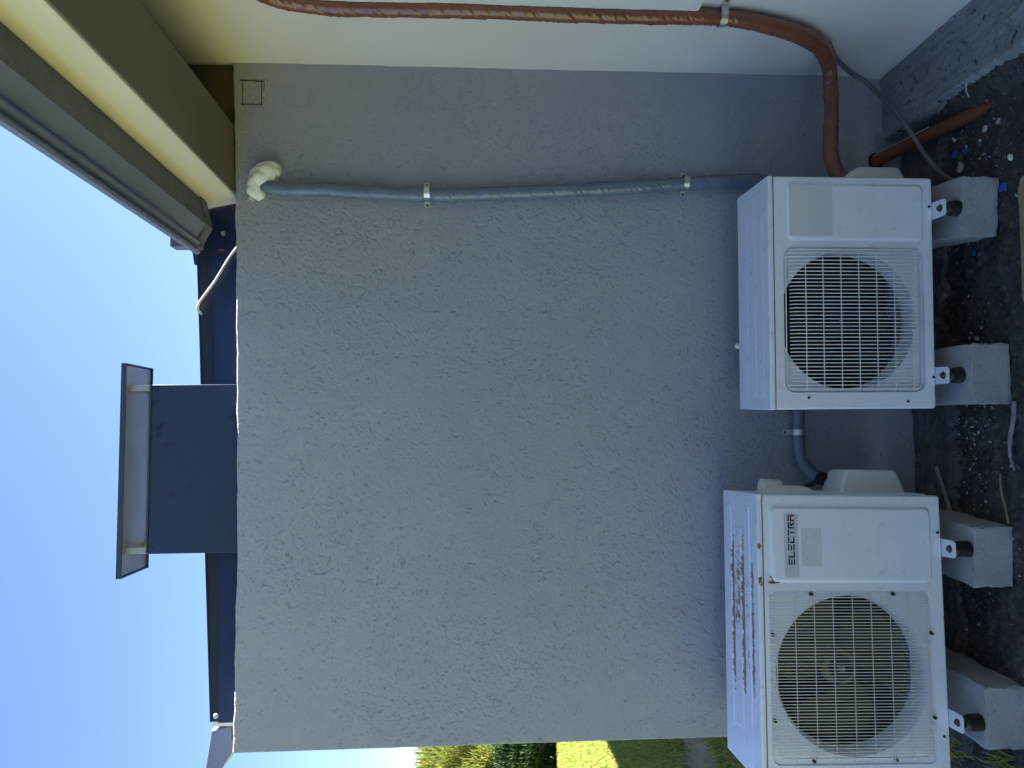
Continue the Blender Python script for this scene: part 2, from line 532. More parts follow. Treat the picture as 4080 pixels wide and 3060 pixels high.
def leaf_mat(name, c0, c1, c2, trans=.35):
    m, nt, b = nodes_of(name)
    g = N(nt, 'ShaderNodeNewGeometry')
    r = ramp(nt, g.outputs['Random Per Island'], [(.0, c0), (.5, c1), (1.0, c2)])
    nt.links.new(r.outputs[0], b.inputs['Base Color'])
    b.inputs['Roughness'].default_value = .6
    b.inputs['Specular IOR Level'].default_value = .25
    tr = N(nt, 'ShaderNodeBsdfTranslucent'); nt.links.new(r.outputs[0], tr.inputs[0])
    mx = N(nt, 'ShaderNodeMixShader'); mx.inputs[0].default_value = trans
    out = nt.nodes['Material Output']
    nt.links.new(b.outputs[0], mx.inputs[1]); nt.links.new(tr.outputs[0], mx.inputs[2])
    nt.links.new(mx.outputs[0], out.inputs[0])
    return m
M['gold'] = leaf_mat('golden_conifer_foliage', (.12, .17, .03), (.19, .22, .045), (.26, .23, .07))
M['hedge'] = leaf_mat('shade_dark_leaf', (.012, .03, .008), (.02, .045, .012), (.04, .06, .02), .15)  # leaf colour kept very dark to carry the shade low on the bush
M['grass'] = leaf_mat('lawn_grass', (.12, .17, .02), (.25, .29, .045), (.36, .35, .10), .3)
M['weed'] = leaf_mat('weed_leaf', (.05, .09, .02), (.11, .10, .03), (.20, .15, .06), .3)

def lawn_mat():
    m, nt, b = nodes_of('lawn_ground')
    t = tex(nt, 1.3, 6, .6)
    t2 = tex(nt, 22, 6, .7)
    t3 = tex(nt, 90, 4, .7)
    col = ramp(nt, t2.outputs[0], [(.3, (.17, .19, .045)), (.55, (.30, .31, .085)), (.75, (.38, .37, .14))]).outputs[0]
    f = ramp(nt, t.outputs[0], [(.5, 0.0), (.7, .6)]).outputs[0]
    col = mixc(nt, f, col, (.20, .17, .10))
    f3 = ramp(nt, t3.outputs[0], [(.3, .6), (.7, 1.0)]).outputs[0]
    col = mixc(nt, 1.0, col, f3, 'MULTIPLY')
    nt.links.new(col, b.inputs['Base Color'])
    b.inputs['Roughness'].default_value = 1
    bump(nt, b, t3.outputs[0], .8, .03)
    return m
M['lawn'] = lawn_mat()

# ------------------------------------------------------------------ ground
def ground_sheet():
    n = 120
    g = np.concatenate([-np.geomspace(250, 8, 24), np.linspace(-7.5, 7.5, 60), np.geomspace(8, 250, 24)])
    X, Y = np.meshgrid(g, g)
    Z = np.full_like(X, -.03)
    tag(grid_mesh('lawn', np.stack([X, Y, Z], -1), M['lawn']), kind='structure')
ground_sheet()

def soil_patch():
    x0, x1, y0, y1, st = -3.3, .12, -1.5, .04, .008
    nx = int((x1 - x0) / st); ny = int((y1 - y0) / st)
    xs = np.linspace(x0, x1, nx); ys = np.linspace(y0, y1, ny)
    X, Y = np.meshgrid(xs, ys)
    Z = .0045 * fnoise(ny, nx, 1.3, 8, 3) + .0025 * fnoise(ny, nx, .5, 60, 4) - .004
    # earth banked up against the concrete ledge
    Z = Z + .062 * np.clip((X + .345) / .07, 0, 1) ** 1.3 * np.clip((-Y - .12) / .25, 0, 1)
    # fall to the lawn level at the open edges
    e = np.clip((X - x0) / .35, 0, 1) * np.clip((Y - y0) / .3, 0, 1)
    Z = Z * e - .04 * (1 - e)
    tag(grid_mesh('soil', np.stack([X, Y, Z], -1), M['soil']), kind='structure')
soil_patch()

def bare_ground():
    xs = np.linspace(-3.5, .1, 90); ys = np.linspace(-7, -1.3, 140)
    X, Y = np.meshgrid(xs, ys)
    Z = -.022 + .004 * fnoise(140, 90, 1.2, 4, 6)
    tag(grid_mesh('bare_ground', np.stack([X, Y, Z], -1), M['soil']), kind='structure')
bare_ground()

def bare_earth():
    # thin worn strip of earth between the wall's free end and the lawn
    nx, ny = 60, 160
    P = np.zeros((ny, nx, 3))
    ys = np.linspace(-1.2, 5.2, ny)
    wob = .10 * fnoise(2, ny, .8, 2, 61)[0]
    nz = fnoise(ny, nx, 1.1, 3, 62)
    for i in range(nx):
        t = i / (nx - 1)
        P[:, i, 0] = -2.55 - .40 * np.clip(ys, 0, None) - t * (.95 + wob)
        P[:, i, 1] = ys
        P[:, i, 2] = -.026 + .004 * nz[:, i] - .012 * (abs(t - .5) * 2) ** 6
    tag(grid_mesh('bare_earth', P, M['earth']), kind='structure')
bare_earth()

def footing():
    # strip of rough concrete along the foot of the grey wall
    nx, ny = 260, 36
    xs = np.linspace(-2.66, .0, nx)
    edge = -.26 + .03 * fnoise(1, nx, .9, 3, 11)[0] * np.hanning(nx) ** .2
    P = np.zeros((ny, nx, 3))
    nz = fnoise(ny, nx, 1.0, 4, 12)
    for j in range(ny):
        t = j / (ny - 1)
        P[j, :, 0] = xs
        P[j, :, 1] = .01 + (edge - .01) * t
        P[j, :, 2] = .014 + .003 * nz[j] - .035 * max(0, (t - .86) / .14) ** 1.5
    tag(grid_mesh('concrete_footing', P, M['footing']), kind='structure')
footing()

def ledge():
    # rough concrete base projecting from the foot of the beige wall
    ny, nx = 800, 60
    ys = np.linspace(-4.0, .004, ny)
    edge = -.267 + .004 * fnoise(1, ny, .9, 6, 21)[0]
    P = np.zeros((ny, nx, 3))
    nz = fnoise(ny, nx, .9, 3, 22)
    prof = [(0, .03, .088)]
    for i in range(nx):
        t = i / (nx - 1)
        if t < .84:
            s = t / .84
            P[:, i, 0] = .03 + (edge - .03) * s
            P[:, i, 2] = .088 + .0013 * nz[:, i] + .012 * (1 - s) ** 6
        else:
            s = (t - .84) / .16
            P[:, i, 0] = edge - .010 * math.sin(s * math.pi / 2)
            P[:, i, 2] = .088 - .13 * s ** 1.3 + .001 * nz[:, i]
        P[:, i, 1] = ys
    tag(grid_mesh('concrete_ledge', P, M['concrete']), kind='structure')
ledge()

# ------------------------------------------------------------------ grey wall (stucco relief is real geometry)
WX0, WX1 = -2.655, 0.004
def wall_top(x):
    return np.interp(x, [-2.66, -1.9, -1.27, -.6, 0.01], [2.693, 2.689, 2.700, 2.716, 2.735])

def grey_wall():
    root = empty('grey_wall', (-1.33, 0, 0))
    tag(root, 'grey stucco wall with scratched texture behind the two white air conditioners', 'wall')
    px = .0020
    W, H = int(2.70 / px), int(2.76 / px)
    g = np.random.default_rng(5)
    dens = fnoise(H, W, 1.6, 2, 31)
    ang = fnoise(H, W, 2.0, 1, 32) * 1.1
    img = np.zeros((H, W)); fine = np.zeros((H, W))
    for layer, (nw, mean, dlo, dhi) in enumerate(((52000, 2.9, .3, .95), (300000, 2.2, .15, .65))):
        x = g.uniform(0, W - 1, nw); y = g.uniform(0, H - 1, nw)
        keep = g.uniform(-3.2, 3.0, nw) < dens[y.astype(int), x.astype(int)]
        x, y = x[keep], y[keep]
        nw = len(x)
        a = ang[y.astype(int), x.astype(int)] + g.normal(0, .6, nw) + math.pi * .25
        curv = g.normal(0, .10, nw)
        ln = np.clip(g.exponential(mean, nw) + 1.2, 0, 22)
        if layer == 0:
            big = g.uniform(size=nw) < .035; ln[big] *= 2.8
        dep = g.uniform(dlo, dhi, nw)
        for k in range(70):
            live = ln > k * .9
            if not live.any(): break
            xi = np.clip(x[live].astype(int), 0, W - 1); yi = np.clip(y[live].astype(int), 0, H - 1)
            np.maximum.at(img if layer == 0 else fine, (yi, xi), dep[live] * np.minimum(1, (ln[live] - k * .9) / 3))
            x[live] += np.cos(a[live]) * .9; y[live] += np.sin(a[live]) * .9
            a[live] += curv[live] + g.normal(0, .16, live.sum())
    soft = np.clip(blur(img, .75) / .50, 0, 1.1) + .70 * np.clip(blur(fine, .7) / .46, 0, 1.0)
    soft = np.clip(soft, 0, 1.15)
    wide = np.clip(blur(img, 2.6) / .22, 0, 1)
    h = soft * .0032 - .0005 * wide + .00022 * fnoise(H, W, 1.0, 30, 33) + .0008 * fnoise(H, W, 2.0, 1, 34)
    # near the beige corner the render is smoother
    gx = np.linspace(0, 1, W)[None, :]
    st = .0028
    nx = int((WX1 - WX0) / st); nz = int(2.72 / st)
    xs = np.linspace(WX0, WX1, nx)
    tt = np.linspace(0, 1, nz)
    X = np.repeat(xs[None, :], nz, 0)
    top = wall_top(xs)
    top = top + .0011 * fnoise(1, nx, 1.2, 4, 35)[0]
    Z = -.03 + tt[:, None] * (top[None, :] + .03)
    def samp(im):
        fx = np.clip((X - WX0) / px, 0, W - 1.001); fz = np.clip(Z / px, 0, H - 1.001)
        ix = fx.astype(int); iz = fz.astype(int); ux = fx - ix; uz = fz - iz
        return (im[iz, ix] * (1 - ux) * (1 - uz) + im[iz, ix + 1] * ux * (1 - uz) + im[iz + 1, ix] * (1 - ux) * uz + im[iz + 1, ix + 1] * ux * uz)
    smoothr = np.clip(.55 + (-X) / .8, .55, 1)
    Y = samp(h) * smoothr
    r = .005
    dl = np.clip(r - (X - WX0), 0, r); Y = Y + r - np.sqrt(np.maximum(r * r - dl * dl, 0))
    dt = np.clip(r - (top[None, :] - Z), 0, r); Y = Y + r - np.sqrt(np.maximum(r * r - dt * dt, 0))
    P = np.stack([X + 1.33, Y, Z], -1)
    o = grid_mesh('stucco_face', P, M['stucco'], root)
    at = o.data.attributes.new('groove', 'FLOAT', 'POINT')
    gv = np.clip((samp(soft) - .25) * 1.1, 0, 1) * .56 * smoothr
    at.data.foreach_set('value', gv.reshape(-1).astype(np.float32))
    # body behind the render
    n = 40
    xs2 = np.linspace(WX0 + .004, WX1, n)
    tp = wall_top(xs2) - .014
    V = []; F = []
    for x_, t_ in zip(xs2, tp):
        V += [(x_ + 1.33, .010, -.03), (x_ + 1.33, .010, t_), (x_ + 1.33, .115, t_), (x_ + 1.33, .115, -.03)]
    for i in range(n - 1):
        a_ = i * 4; b_ = a_ + 4
        for k in range(4):
            F.append((a_ + k, a_ + (k + 1) % 4, b_ + (k + 1) % 4, b_ + k))
    F.append((0, 3, 2, 1)); F.append(tuple((n - 1) * 4 + k for k in range(4)))
    bm = bmesh.new(); vs = [bm.verts.new(v) for v in V]
    for f in F: bm.faces.new([vs[i] for i in f])
    bm_obj('wall_core', bm, M['stucco_side'], root)
grey_wall()

# ------------------------------------------------------------------ beige house with its eave
def beige_house():
    root = empty('beige_house', (0, -2, 0))
    tag(root, 'beige plastered house side with deep boxed eave and steel gutter', 'house')
    def L(p): return (p[0], p[1] + 2, p[2])
    def lbox(name, lo, hi, mat, parent=root, bevel=0.0): return box(name, L(lo), L(hi), mat, parent, bevel)
    # wall face, slightly uneven plaster
    ny, nz = 240, 120
    ys = np.linspace(-7, .008, ny); zs = np.linspace(-.05, 3.02, nz)
    Y, Z = np.meshgrid(ys, zs)
    X = .0010 * fnoise(nz, ny, 1.6, 3, 41) + .012 * np.exp(-((Z - .1) / .05) ** 2) * -1
    grid_mesh('wall', np.stack([X, Y + 2, Z], -1), M['plaster'], root)
    lbox('wall_core', (.02, -7, -.05), (.24, .3, 3.05), M['plaster'])
    # boxed eave beam: outer face leans out a little towards the top
    prism('eave_beam', [(-.528, 2.728), (-.247, 2.741), (-.247, 2.99), (-.565, 2.99), (-.556, 2.86)], 1, -7 + 2, .115 + 2, M['eave'], root, bevel=.004)
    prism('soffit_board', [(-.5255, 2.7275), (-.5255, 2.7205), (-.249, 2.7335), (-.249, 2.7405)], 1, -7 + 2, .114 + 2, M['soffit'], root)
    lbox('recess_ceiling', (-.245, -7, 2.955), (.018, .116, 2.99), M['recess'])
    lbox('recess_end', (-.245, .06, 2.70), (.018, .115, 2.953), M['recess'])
    # roof over the house
    bm = bmesh.new()
    prof = [(-.62, 2.995), (5.0, 4.7), (5.0, 4.76), (-.62, 3.045)]
    prism('roof', prof, 1, -7 + 2, .12 + 2, M['navy'], root)
    # half-round edged box gutter
    gp = [(-.566, 2.955), (-.557, 2.842), (-.661, 2.816), (-.716, 2.850), (-.722, 2.840), (-.732, 2.836), (-.741, 2.842), (-.747, 2.851),
          (-.757, 2.842), (-.766, 2.835), (-.775, 2.838), (-.780, 2.850), (-.772, 2.862)]
    inner = [(-.765, 2.852), (-.757, 2.853), (-.747, 2.858), (-.738, 2.850), (-.728, 2.848), (-.720, 2.858), (-.661, 2.820), (-.561, 2.845), (-.570, 2.955)]
    g = prism('gutter', gp + inner, 1, -7 + 2, -.03 + 2, M['galv'], root)
    g.data.materials.append(M['galv_dirty'])
    for p in g.data.polygons:       # the flat bottom is stained darker than the front
        if abs(p.center.x + .609) < .03 and p.normal.z < -.8: p.material_index = 1
    cap = [(-.553, 2.95), (-.551, 2.837), (-.663, 2.810), (-.722, 2.846), (-.748, 2.846), (-.748, 2.95)]
    prism('end_cap', cap, 1, -.033 + 2, .030 + 2, M['galv_dirty'], g, bevel=.003)
    seam = [(-.556, 2.846, -.037), (-.553, 2.839, -.037), (-.661, 2.8115, -.037), (-.720, 2.845, -.037)]
    bm = bmesh.new()
    for a, b in zip(seam[1:-1], seam[2:]):
        a = Vector(L(a)); b = Vector(L(b)); d = (b - a).normalized(); nrm = Vector((0, 1, 0)).cross(d) * .0022
        vs = [bm.verts.new(a + nrm), bm.verts.new(b + nrm), bm.verts.new(b - nrm), bm.verts.new(a - nrm)]
        r_ = bmesh.ops.extrude_face_region(bm, geom=[bm.faces.new(vs)])
        for v in r_['geom']:
            if isinstance(v, bmesh.types.BMVert): v.co.y -= .004
    bm_obj('sealant_bead', bm, M['panel'], g)
beige_house()

def added_shade_wing():  # unseen wing added behind the camera to shade the yard
    h = bpy.data.objects['beige_house']
    box('shade_wing_wall', (-3.3, -9.0 + 2, -.05), (.0, -5.0 + 2, 3.0), M['plaster'], h)
    prism('shade_wing_roof', [(-4.4 + 2, 2.95), (-7.0 + 2, 4.5), (-9.6 + 2, 2.95)], 0, -3.9, 4.0, M['navy'], h)
added_shade_wing()

def pale_board():
    # thin board on the beige wall, lower corner rounded
    pts = []
    r = .012
    y0, y1, z0, z1 = -2.2, -.484, 1.018, 2.6
    for k in range(7):
        a = math.radians(270 + 90 * k / 6)
        pts.append((y1 - r + r * math.cos(a), z0 + r + r * math.sin(a)))
    pts += [(y1, z1), (y0, z1), (y0, z0)]
    o = prism('board', pts, 0, -.030, -.004, M['panel'], None, bevel=.002)
    tag(o, 'pale flat board fixed on the beige wall alongside the brown wrapped duct', 'board')
pale_board()

# ------------------------------------------------------------------ house behind the grey wall
def rear_house():
    root = empty('rear_house', (-1.3, .12, 0))
    tag(root, 'navy metal roof edge of the house showing above the grey wall', 'house')
    ox, oy = -1.3, .12
    def lbox(name, lo, hi, mat, parent=root, bevel=0.0):
        return box(name, (lo[0] - ox, lo[1] - oy, lo[2]), (hi[0] - ox, hi[1] - oy, hi[2]), mat, parent, bevel)
    lbox('body', (-2.56, .20, -.05), (3.0, 9, 2.70), M['plaster'])
    # front edge flashing with a lap along it
    top = [(-2.586, 2.818), (-1.969, 2.848), (-1.112, 2.886), (-.535, 2.915)]
    lap = [(x, z - .032 - (.026 if x > -2.2 else 0.0)) for x, z in top]
    poly = [(-2.586 - ox, 2.62), (-.535 - ox, 2.62)] + [(x - ox, z) for x, z in lap[::-1]]
    prism('roof_flashing', poly, 1, 0, .012, M['navy'], root)
    up = [(x - ox, z + .004) for x, z in lap] + [(x - ox, z) for x, z in top[::-1]]
    prism('flashing_lap', up, 1, .014, .024, M['navy_dark'], root)
    lip = [(x - ox, z - .003) for x, z in top] + [(x - ox, z + .003) for x, z in top[::-1]]
    prism('flashing_lip', lip, 1, .010, .05, M['navy'], root)
    up_ = [(x - ox, z - .006) for x, z in top] + [(x - ox, z - .05) for x, z in top[::-1]]
    prism('roof', [(-2.58 - ox, 2.705), (3 - ox, 2.705), (3 - ox, 2.90), (-.55 - ox, 2.90), (-2.58 - ox, 2.80)], 1, .06, 8.9, M['navy'], root)
    # small stepped sheet ends above the flashing by the gutter
    st = [(-.742, 2.80), (-.742, 2.978), (-.694, 2.985), (-.668, 3.0), (-.668, 3.062), (-.40, 3.062), (-.40, 2.80)]
    prism('stepped_flashing', [(x - ox, z) for x, z in st], 1, .18, .20, M['navy'], root)
    # screws and marks
    for (x, z) in ((-2.56, 2.795), (-.60, 2.735), (-.655, 2.80)):
        cyl('screw', (x - ox, .002, z), (x - ox, -.008, z), .011, .008, M['zinc'], root, n=12)
    # gutter of that house at its left eave, with a shaped end
    gp = [(-2.612, 2.748), (-2.626, 2.822), (-2.80, 2.845), (-2.80, 2.795), (-2.764, 2.775), (-2.708, 2.738)]
    g = prism('gutter', [(x - ox, z) for x, z in gp], 1, .03, 8.5, M['galv'], root, bevel=.003)
    lbox('white_trim', (-2.610, .15, 2.74), (-2.588, .8, 2.815), M['panel'])
rear_house()

def dry_leaf():
    V = [(0, 0, 0), (.008, -.004, .016), (.006, -.002, .034), (-.002, -.006, .046), (-.010, -.003, .030), (-.009, 0, .012), (0, .003, .02)]
    o = mesh_obj('dry_leaf', V, [(0, 1, 6), (1, 2, 6), (2, 3, 6), (3, 4, 6), (4, 5, 6), (5, 0, 6)], M['leaf_dry'])
    o.location = (-.735, .085, 2.775); o.scale = (.75, 1, .85)
    tag(o, 'small dry orange leaf stuck to the navy flashing below the gutter end', 'leaf')
dry_leaf()

# ------------------------------------------------------------------ chimney with flat cap
def chimney():
    root = empty('chimney', (-1.597, .03, 2.66))
    tag(root, 'dark blue-grey boxed chimney with flat cap raised on short posts', 'chimney')
    ox, oy, oz = -1.597, .03, 2.66
    w0, w1 = -1.920, -1.274
    d = .34
    def lb(name, lo, hi, mat, parent=root, bevel=0.0):
        return box(name, (lo[0] - ox, lo[1] - oy, lo[2] - oz), (hi[0] - ox, hi[1] - oy, hi[2] - oz), mat, parent, bevel)
    zt = 3.036
    lb('flue_box', (w0, .03, 2.66), (w1, .03 + d, zt), M['chimney'], bevel=.003)
    lb('flue_edge', (w0 + .006, .024, zt - .006), (w1 - .006, .03, zt), M['cap_rim'])
    # cap: thin tray with down-turned rim, paler underneath
    x0, x1, y0, y1 = -2.006, -1.193, .0, .232
    zb = 3.117
    lb('cap_plate', (x0 + .008, y0 + .008, zb), (x1 - .008, y1 - .008, zb + .004), M['cap_under'])
    bm = bmesh.new()
    for lo, hi in (((x0, y0, zb - .003), (x1, y0 + .006, zb + .016)), ((x0, y1 - .006, zb - .008), (x1, y1, zb + .016)),
                   ((x0, y0 + .0062, zb - .003), (x0 + .006, y1 - .0062, zb + .016)), ((x1 - .006, y0 + .0062, zb - .003), (x1, y1 - .0062, zb + .016)),
                   ((x0 + .0062, y0 + .0062, zb + .008), (x1 - .0062, y1 - .0062, zb + .014))):
        add_box(bm, (lo[0] - ox, lo[1] - oy, lo[2] - oz), (hi[0] - ox, hi[1] - oy, hi[2] - oz))
    bm_obj('cap', bm, M['cap_rim'], root)
    for x in (w0 + .001, w1 - .024):
        for y in (.031, .20):
            lb('post', (x, y, zt - .002), (x + .023, y + .023, zb - .0005), M['post'], bevel=.001)
    for x in (w0 + .022, w1 - .022):
        for z in (3.015, 2.962):
            cyl('rivet', (x - ox, .031 - oy, z - oz), (x - ox, .026 - oy, z - oz), .004, .003, M['cap_rim'], root, n=10)
chimney()

# ------------------------------------------------------------------ air conditioners
def letters(par, x0, z0, cw, ch, pitch, y):
    """block lettering ELECTRA made of separate strokes; x grows to the right, z up"""
    t = .0046
    def E(): return [(0, ch - t, cw, ch), (0, (ch - t) / 2, cw * .78, (ch + t) / 2), (0, 0, cw, t)]
    glyphs = [E(), [(0, 0, t * 1.05, ch), (t * 1.05, 0, cw, t)], E(),
              [(0, ch - t, cw, ch), (0, 0, t * 1.05, ch - t * 1.75), (t * 1.05, 0, cw, t)],
              [(0, ch - t, cw, ch), ((cw - t) / 2, 0, (cw + t) / 2, ch - t * 1.75)],
              [(0, 0, t * 1.05, ch), (t * 1.05, ch - t, cw, ch), (t * 1.9, ch - 2.6 * t, cw * .98, ch - 1.6 * t)],
              [(0, ch - t, cw, ch), (0, 0, t * 1.05, ch - t * 1.75), (cw - t * 1.05, 0, cw, ch - t * 1.75), (t * 1.05, ch - 2.75 * t, cw - t * 1.05, ch - 1.75 * t)]]
    names = 'ELECTRA'
    for k, gl in enumerate(glyphs):
        bm = bmesh.new(); bh = bmesh.new()
        ox = x0 + k * pitch
        for (a, b, c, d) in gl:
            add_box(bm, (ox + a, y - .0010, z0 + b), (ox + c, y - .0004, z0 + d))
            add_box(bh, (ox + a - .0011, y - .0003, z0 + b - .0011), (ox + c + .0011, y + .0003, z0 + d + .0011))
        if names[k] == 'R':
            # kicked leg of the R
            q = [(t * 1.9, ch - 3.4 * t), (t * 3.0, ch - 3.2 * t), (cw, .0), (cw - t * 1.5, .0)]
            for B, y0_, y1_, e in ((bm, y - .0010, y - .0004, 0), (bh, y - .0003, y + .0003, .001)):
                q2 = [(t * 1.7 - e, ch - 2.4 * t), (t * 3.1 + e, ch - 2.4 * t), (cw + e, -e), (cw - t * 1.6 - e, -e)]
                v0 = [B.verts.new((ox + p[0], y0_, z0 + p[1])) for p in q2]; v1 = [B.verts.new((ox + p[0], y1_, z0 + p[1])) for p in q2]
                B.faces.new(v0); B.faces.new(v1[::-1])
                for i in range(4): B.faces.new((v0[i], v0[(i + 1) % 4], v1[(i + 1) % 4], v1[i]))
        bm_obj('letter', bm, M['ink'], par)
        bm_obj('letter_outline', bh, M['halo'], par)

def fan(root, cx, cz, y, r, hubr, mb, mh, rot0, nblades=3, sweep=100):
    for k in range(nblades):
        a0 = math.radians(rot0 + 360 * k / nblades)
        nu, nv = 14, 10
        P = np.zeros((nu, nv, 3))
        for i in range(nu):
            u = i / (nu - 1)
            rr = hubr * .8 + (r - hubr * .8) * u
            half = math.radians(sweep) / 2 * (.55 + .45 * math.sin(math.pi * min(1, u * .75 + .1)))
            lag = -math.radians(28) * u
            for j in range(nv):
                v = j / (nv - 1)
                a = a0 + lag + (v - .5) * 2 * half
                P[i, j] = (cx + rr * math.cos(a), y + (v - .5) * .055 * (1 - .25 * u), cz + rr * math.sin(a))
        o = grid_mesh('fan_blade', P, mb, root)
    prof = [(hubr, .03), (hubr, .0), (hubr * .93, -.008), (hubr * .75, -.012), (hubr * .7, -.006), (hubr * .25, -.006), (hubr * .22, -.016), (hubr * .08, -.018)]
    n = 36
    rings = [[(cx + p[0] * math.cos(2 * math.pi * k / n), y + p[1], cz + p[0] * math.sin(2 * math.pi * k / n)) for k in range(n)] for p in prof]
    h = loft('fan_hub', rings, mh, root)
    cyl('hub_recess', (cx, y - .0075, cz), (cx, y - .0125, cz), hubr * .70, hubr * .70, M['dark_in'], h, n=32)
    cyl('hub_nut', (cx, y - .018, cz), (cx, y - .028, cz), .008, .007, M['zinc'], h, n=6)
    cyl('fan_motor', (cx, y + .03, cz), (cx, y + .10, cz), hubr * .8, hubr * .8, M['dark_in'], root, n=24)

def conditioner(spec):
    w, d, h = spec['w'], spec['d'], spec['h']
    root = empty('air_conditioner', spec['loc'], (0, -spec['roll'], spec['yaw']))
    tag(root, spec['label'], 'air conditioner', 'outdoor air conditioner units')
    mw_ = spec['paint']
    hs = h - .020                      # front panel top / lid seam
    # casing: sides, back and base as one folded shell
    t = .003
    bm = bmesh.new()
    add_box(bm, (w / 2 - t, .012, .002), (w / 2 - .0005, d - .004, hs), .0)
    add_box(bm, (-w / 2 + .0005, .012, .002), (-w / 2 + t, d - .004, hs), .0)
    add_box(bm, (-w / 2 + t + .0005, d - .007, .002), (w / 2 - t - .0005, d - .004, hs))
    add_box(bm, (-w / 2 + t + .0005, .012, .0025), (w / 2 - t - .0005, d - .0075, .006))
    bm_obj('casing', bm, mw_, root)
    box('coil', (-w / 2 + .01, d - .045, .03), (w / 2 - .22, d - .015, hs - .02), M['coil'], root)
    bm = bmesh.new()
    for k in range(26):
        x = -w / 2 + .02 + k * (w - .26) / 26
        add_box(bm, (x, d - .049, .03), (x + .004, d - .0455, hs - .02))
    cf = bm_obj('coil_fins', bm, M['coil'], root); cf['kind'] = 'stuff'
    box('partition', (spec['gx1'] + .015, .03, .008), (spec['gx1'] + .018, d - .012, hs - .005), M['dark_in'], root)
    # front panel
    gx0, gx1, gz0, gz1, gr = spec['gx0'], spec['gx1'], spec['gz0'], spec['gz1'], spec['gr']
    outer = rrect(-w / 2, w / 2, .0, hs - .0015, .010, 5)
    hole = rrect(gx0, gx1, gz0, gz1, gr, 8)
    # rounded-over front: outline ring at y=0 (inset), then back
    ins = rrect(-w / 2 + .006, w / 2 - .006, .005, hs - .005, .008, 5)
    bm = bmesh.new()
    def ring(L, y): return [bm.verts.new((p[0], y, p[1])) for p in L]
    r0 = ring(outer, .014); r1 = ring(outer, .006)
    mid = [((a[0] + b[0]) / 2 + (a[0] - b[0]) * .21, (a[1] + b[1]) / 2 + (a[1] - b[1]) * .21) for a, b in zip(outer, ins)]
    r2 = ring(mid, .0018); r3 = ring(ins, .0)
    n = len(outer)
    for A, B in ((r0, r1), (r1, r2), (r2, r3)):
        for i in range(n): bm.faces.new((A[i], A[(i + 1) % n], B[(i + 1) % n], B[i]))
    hr = ring(hole, .0)
    m = len(hole)
    tri = tessellate_polygon([[Vector((p[0], p[1], 0)) for p in ins], [Vector((p[0], p[1], 0)) for p in hole]])
    allv = r3 + hr
    for f in tri: bm.faces.new([allv[i] for i in f])
    small = [(p[0] + (((gx0 + gx1) / 2) - p[0]) * spec['step'] / .25, p[1] + (((gz0 + gz1) / 2) - p[1]) * spec['step'] / .25) for p in hole]
    hb = ring(small, spec['recess'])
    for i in range(m): bm.faces.new((hr[i], hr[(i + 1) % m], hb[(i + 1) % m], hb[i]))
    fp = bm_obj('front_panel', bm, mw_, root, smooth=True, angle=math.radians(50))
    # recessed face with the fan mouth
    cx, cz, R = spec['cx'], spec['cz'], spec['R']
    big = rrect(gx0 - .004, gx1 + .004, gz0 - .004, gz1 + .004, gr, 8)
    yb = spec['recess'] + .001
    nC = 72
    circ0 = circ(cx, cz, R, nC)
    circ0 = [(min(max(p[0], gx0 + .008), gx1 - .008), min(max(p[1], gz0 + .008), gz1 - .008)) for p in circ0]
    bm = bmesh.new()
    ro = ring(big, yb); rc = ring(circ0, yb)
    tri = tessellate_polygon([[Vector((p[0], p[1], 0)) for p in big], [Vector((p[0], p[1], 0)) for p in circ0]])
    allv = ro + rc
    for f in tri: bm.faces.new([allv[i] for i in f])
    prev = rc
    lip = spec.get('lip', .955)
    for dy, k in ((.004, 1 - (1 - lip) * .18), (.010, 1 - (1 - lip) * .55), (.02, 1 - (1 - lip) * .85), (.05, lip), (.075, lip)):
        cur = ring([(cx + (p[0] - cx) * k, cz + (p[1] - cz) * k) for p in circ0], yb + dy)
        for i in range(nC): bm.faces.new((prev[i], prev[(i + 1) % nC], cur[(i + 1) % nC], cur[i]))
        prev = cur
    bm_obj('fan_shroud', bm, spec['shroud'], root, smooth=True, angle=math.radians(50))
    fan(root, cx, cz, spec['fan_y'], R * .90, spec['hub'], spec['blade'], spec['hubm'], spec['rot'])
    # lid
    bm = bmesh.new()
    add_box(bm, (-w / 2 - .0015, -.002, hs + .0012), (w / 2 + .0015, d, h), .005, 3)
    box('lid_seam', (-w / 2 + .004, .0016, hs - .0012), (w / 2 - .004, .012, hs + .0010), M['seam'], root)
    lid = bm_obj('lid', bm, spec['lidm'], root, angle=math.radians(50))
    for poly in spec['ribs']:
        x0, x1, y0, y1, rr, hh = poly
        o_ = rrect(x0, x1, y0, y1, rr, 5); i_ = rrect(x0 + .009, x1 - .009, y0 + .007, y1 - .007, max(.003, rr - .006), 5)
        rings = []
        for tt in (0, .25, .5, .75, 1):
            s = tt * tt * (3 - 2 * tt)
            rings.append([(a[0] + (b[0] - a[0]) * tt, a[1] + (b[1] - a[1]) * tt, h - .0006 + (hh + .0006) * s) for a, b in zip(o_, i_)])
        bm = bmesh.new(); vs = [[bm.verts.new(p) for p in r] for r in rings]; nn = len(o_)
        for A, B in zip(vs[:-1], vs[1:]):
            for i in range(nn): bm.faces.new((A[i], A[(i + 1) % nn], B[(i + 1) % nn], B[i]))
        bm.faces.new(vs[-1])
        bm_obj('rib', bm, spec['lidm'], lid, smooth=True, angle=math.radians(60))
    # raised service panel
    px0, px1, pz0, pz1 = spec['panel']
    sp = emboss('service_panel', rrect(px0, px1, pz0, pz1, .022, 7), rrect(px0 + .013, px1 - .013, pz0 + .012, pz1 - .013, .014, 7), .0004, -spec['raise'], mw_, root)
    # grille
    gr_root = None
    wr = spec['wire_r']
    wm = spec['wirem']
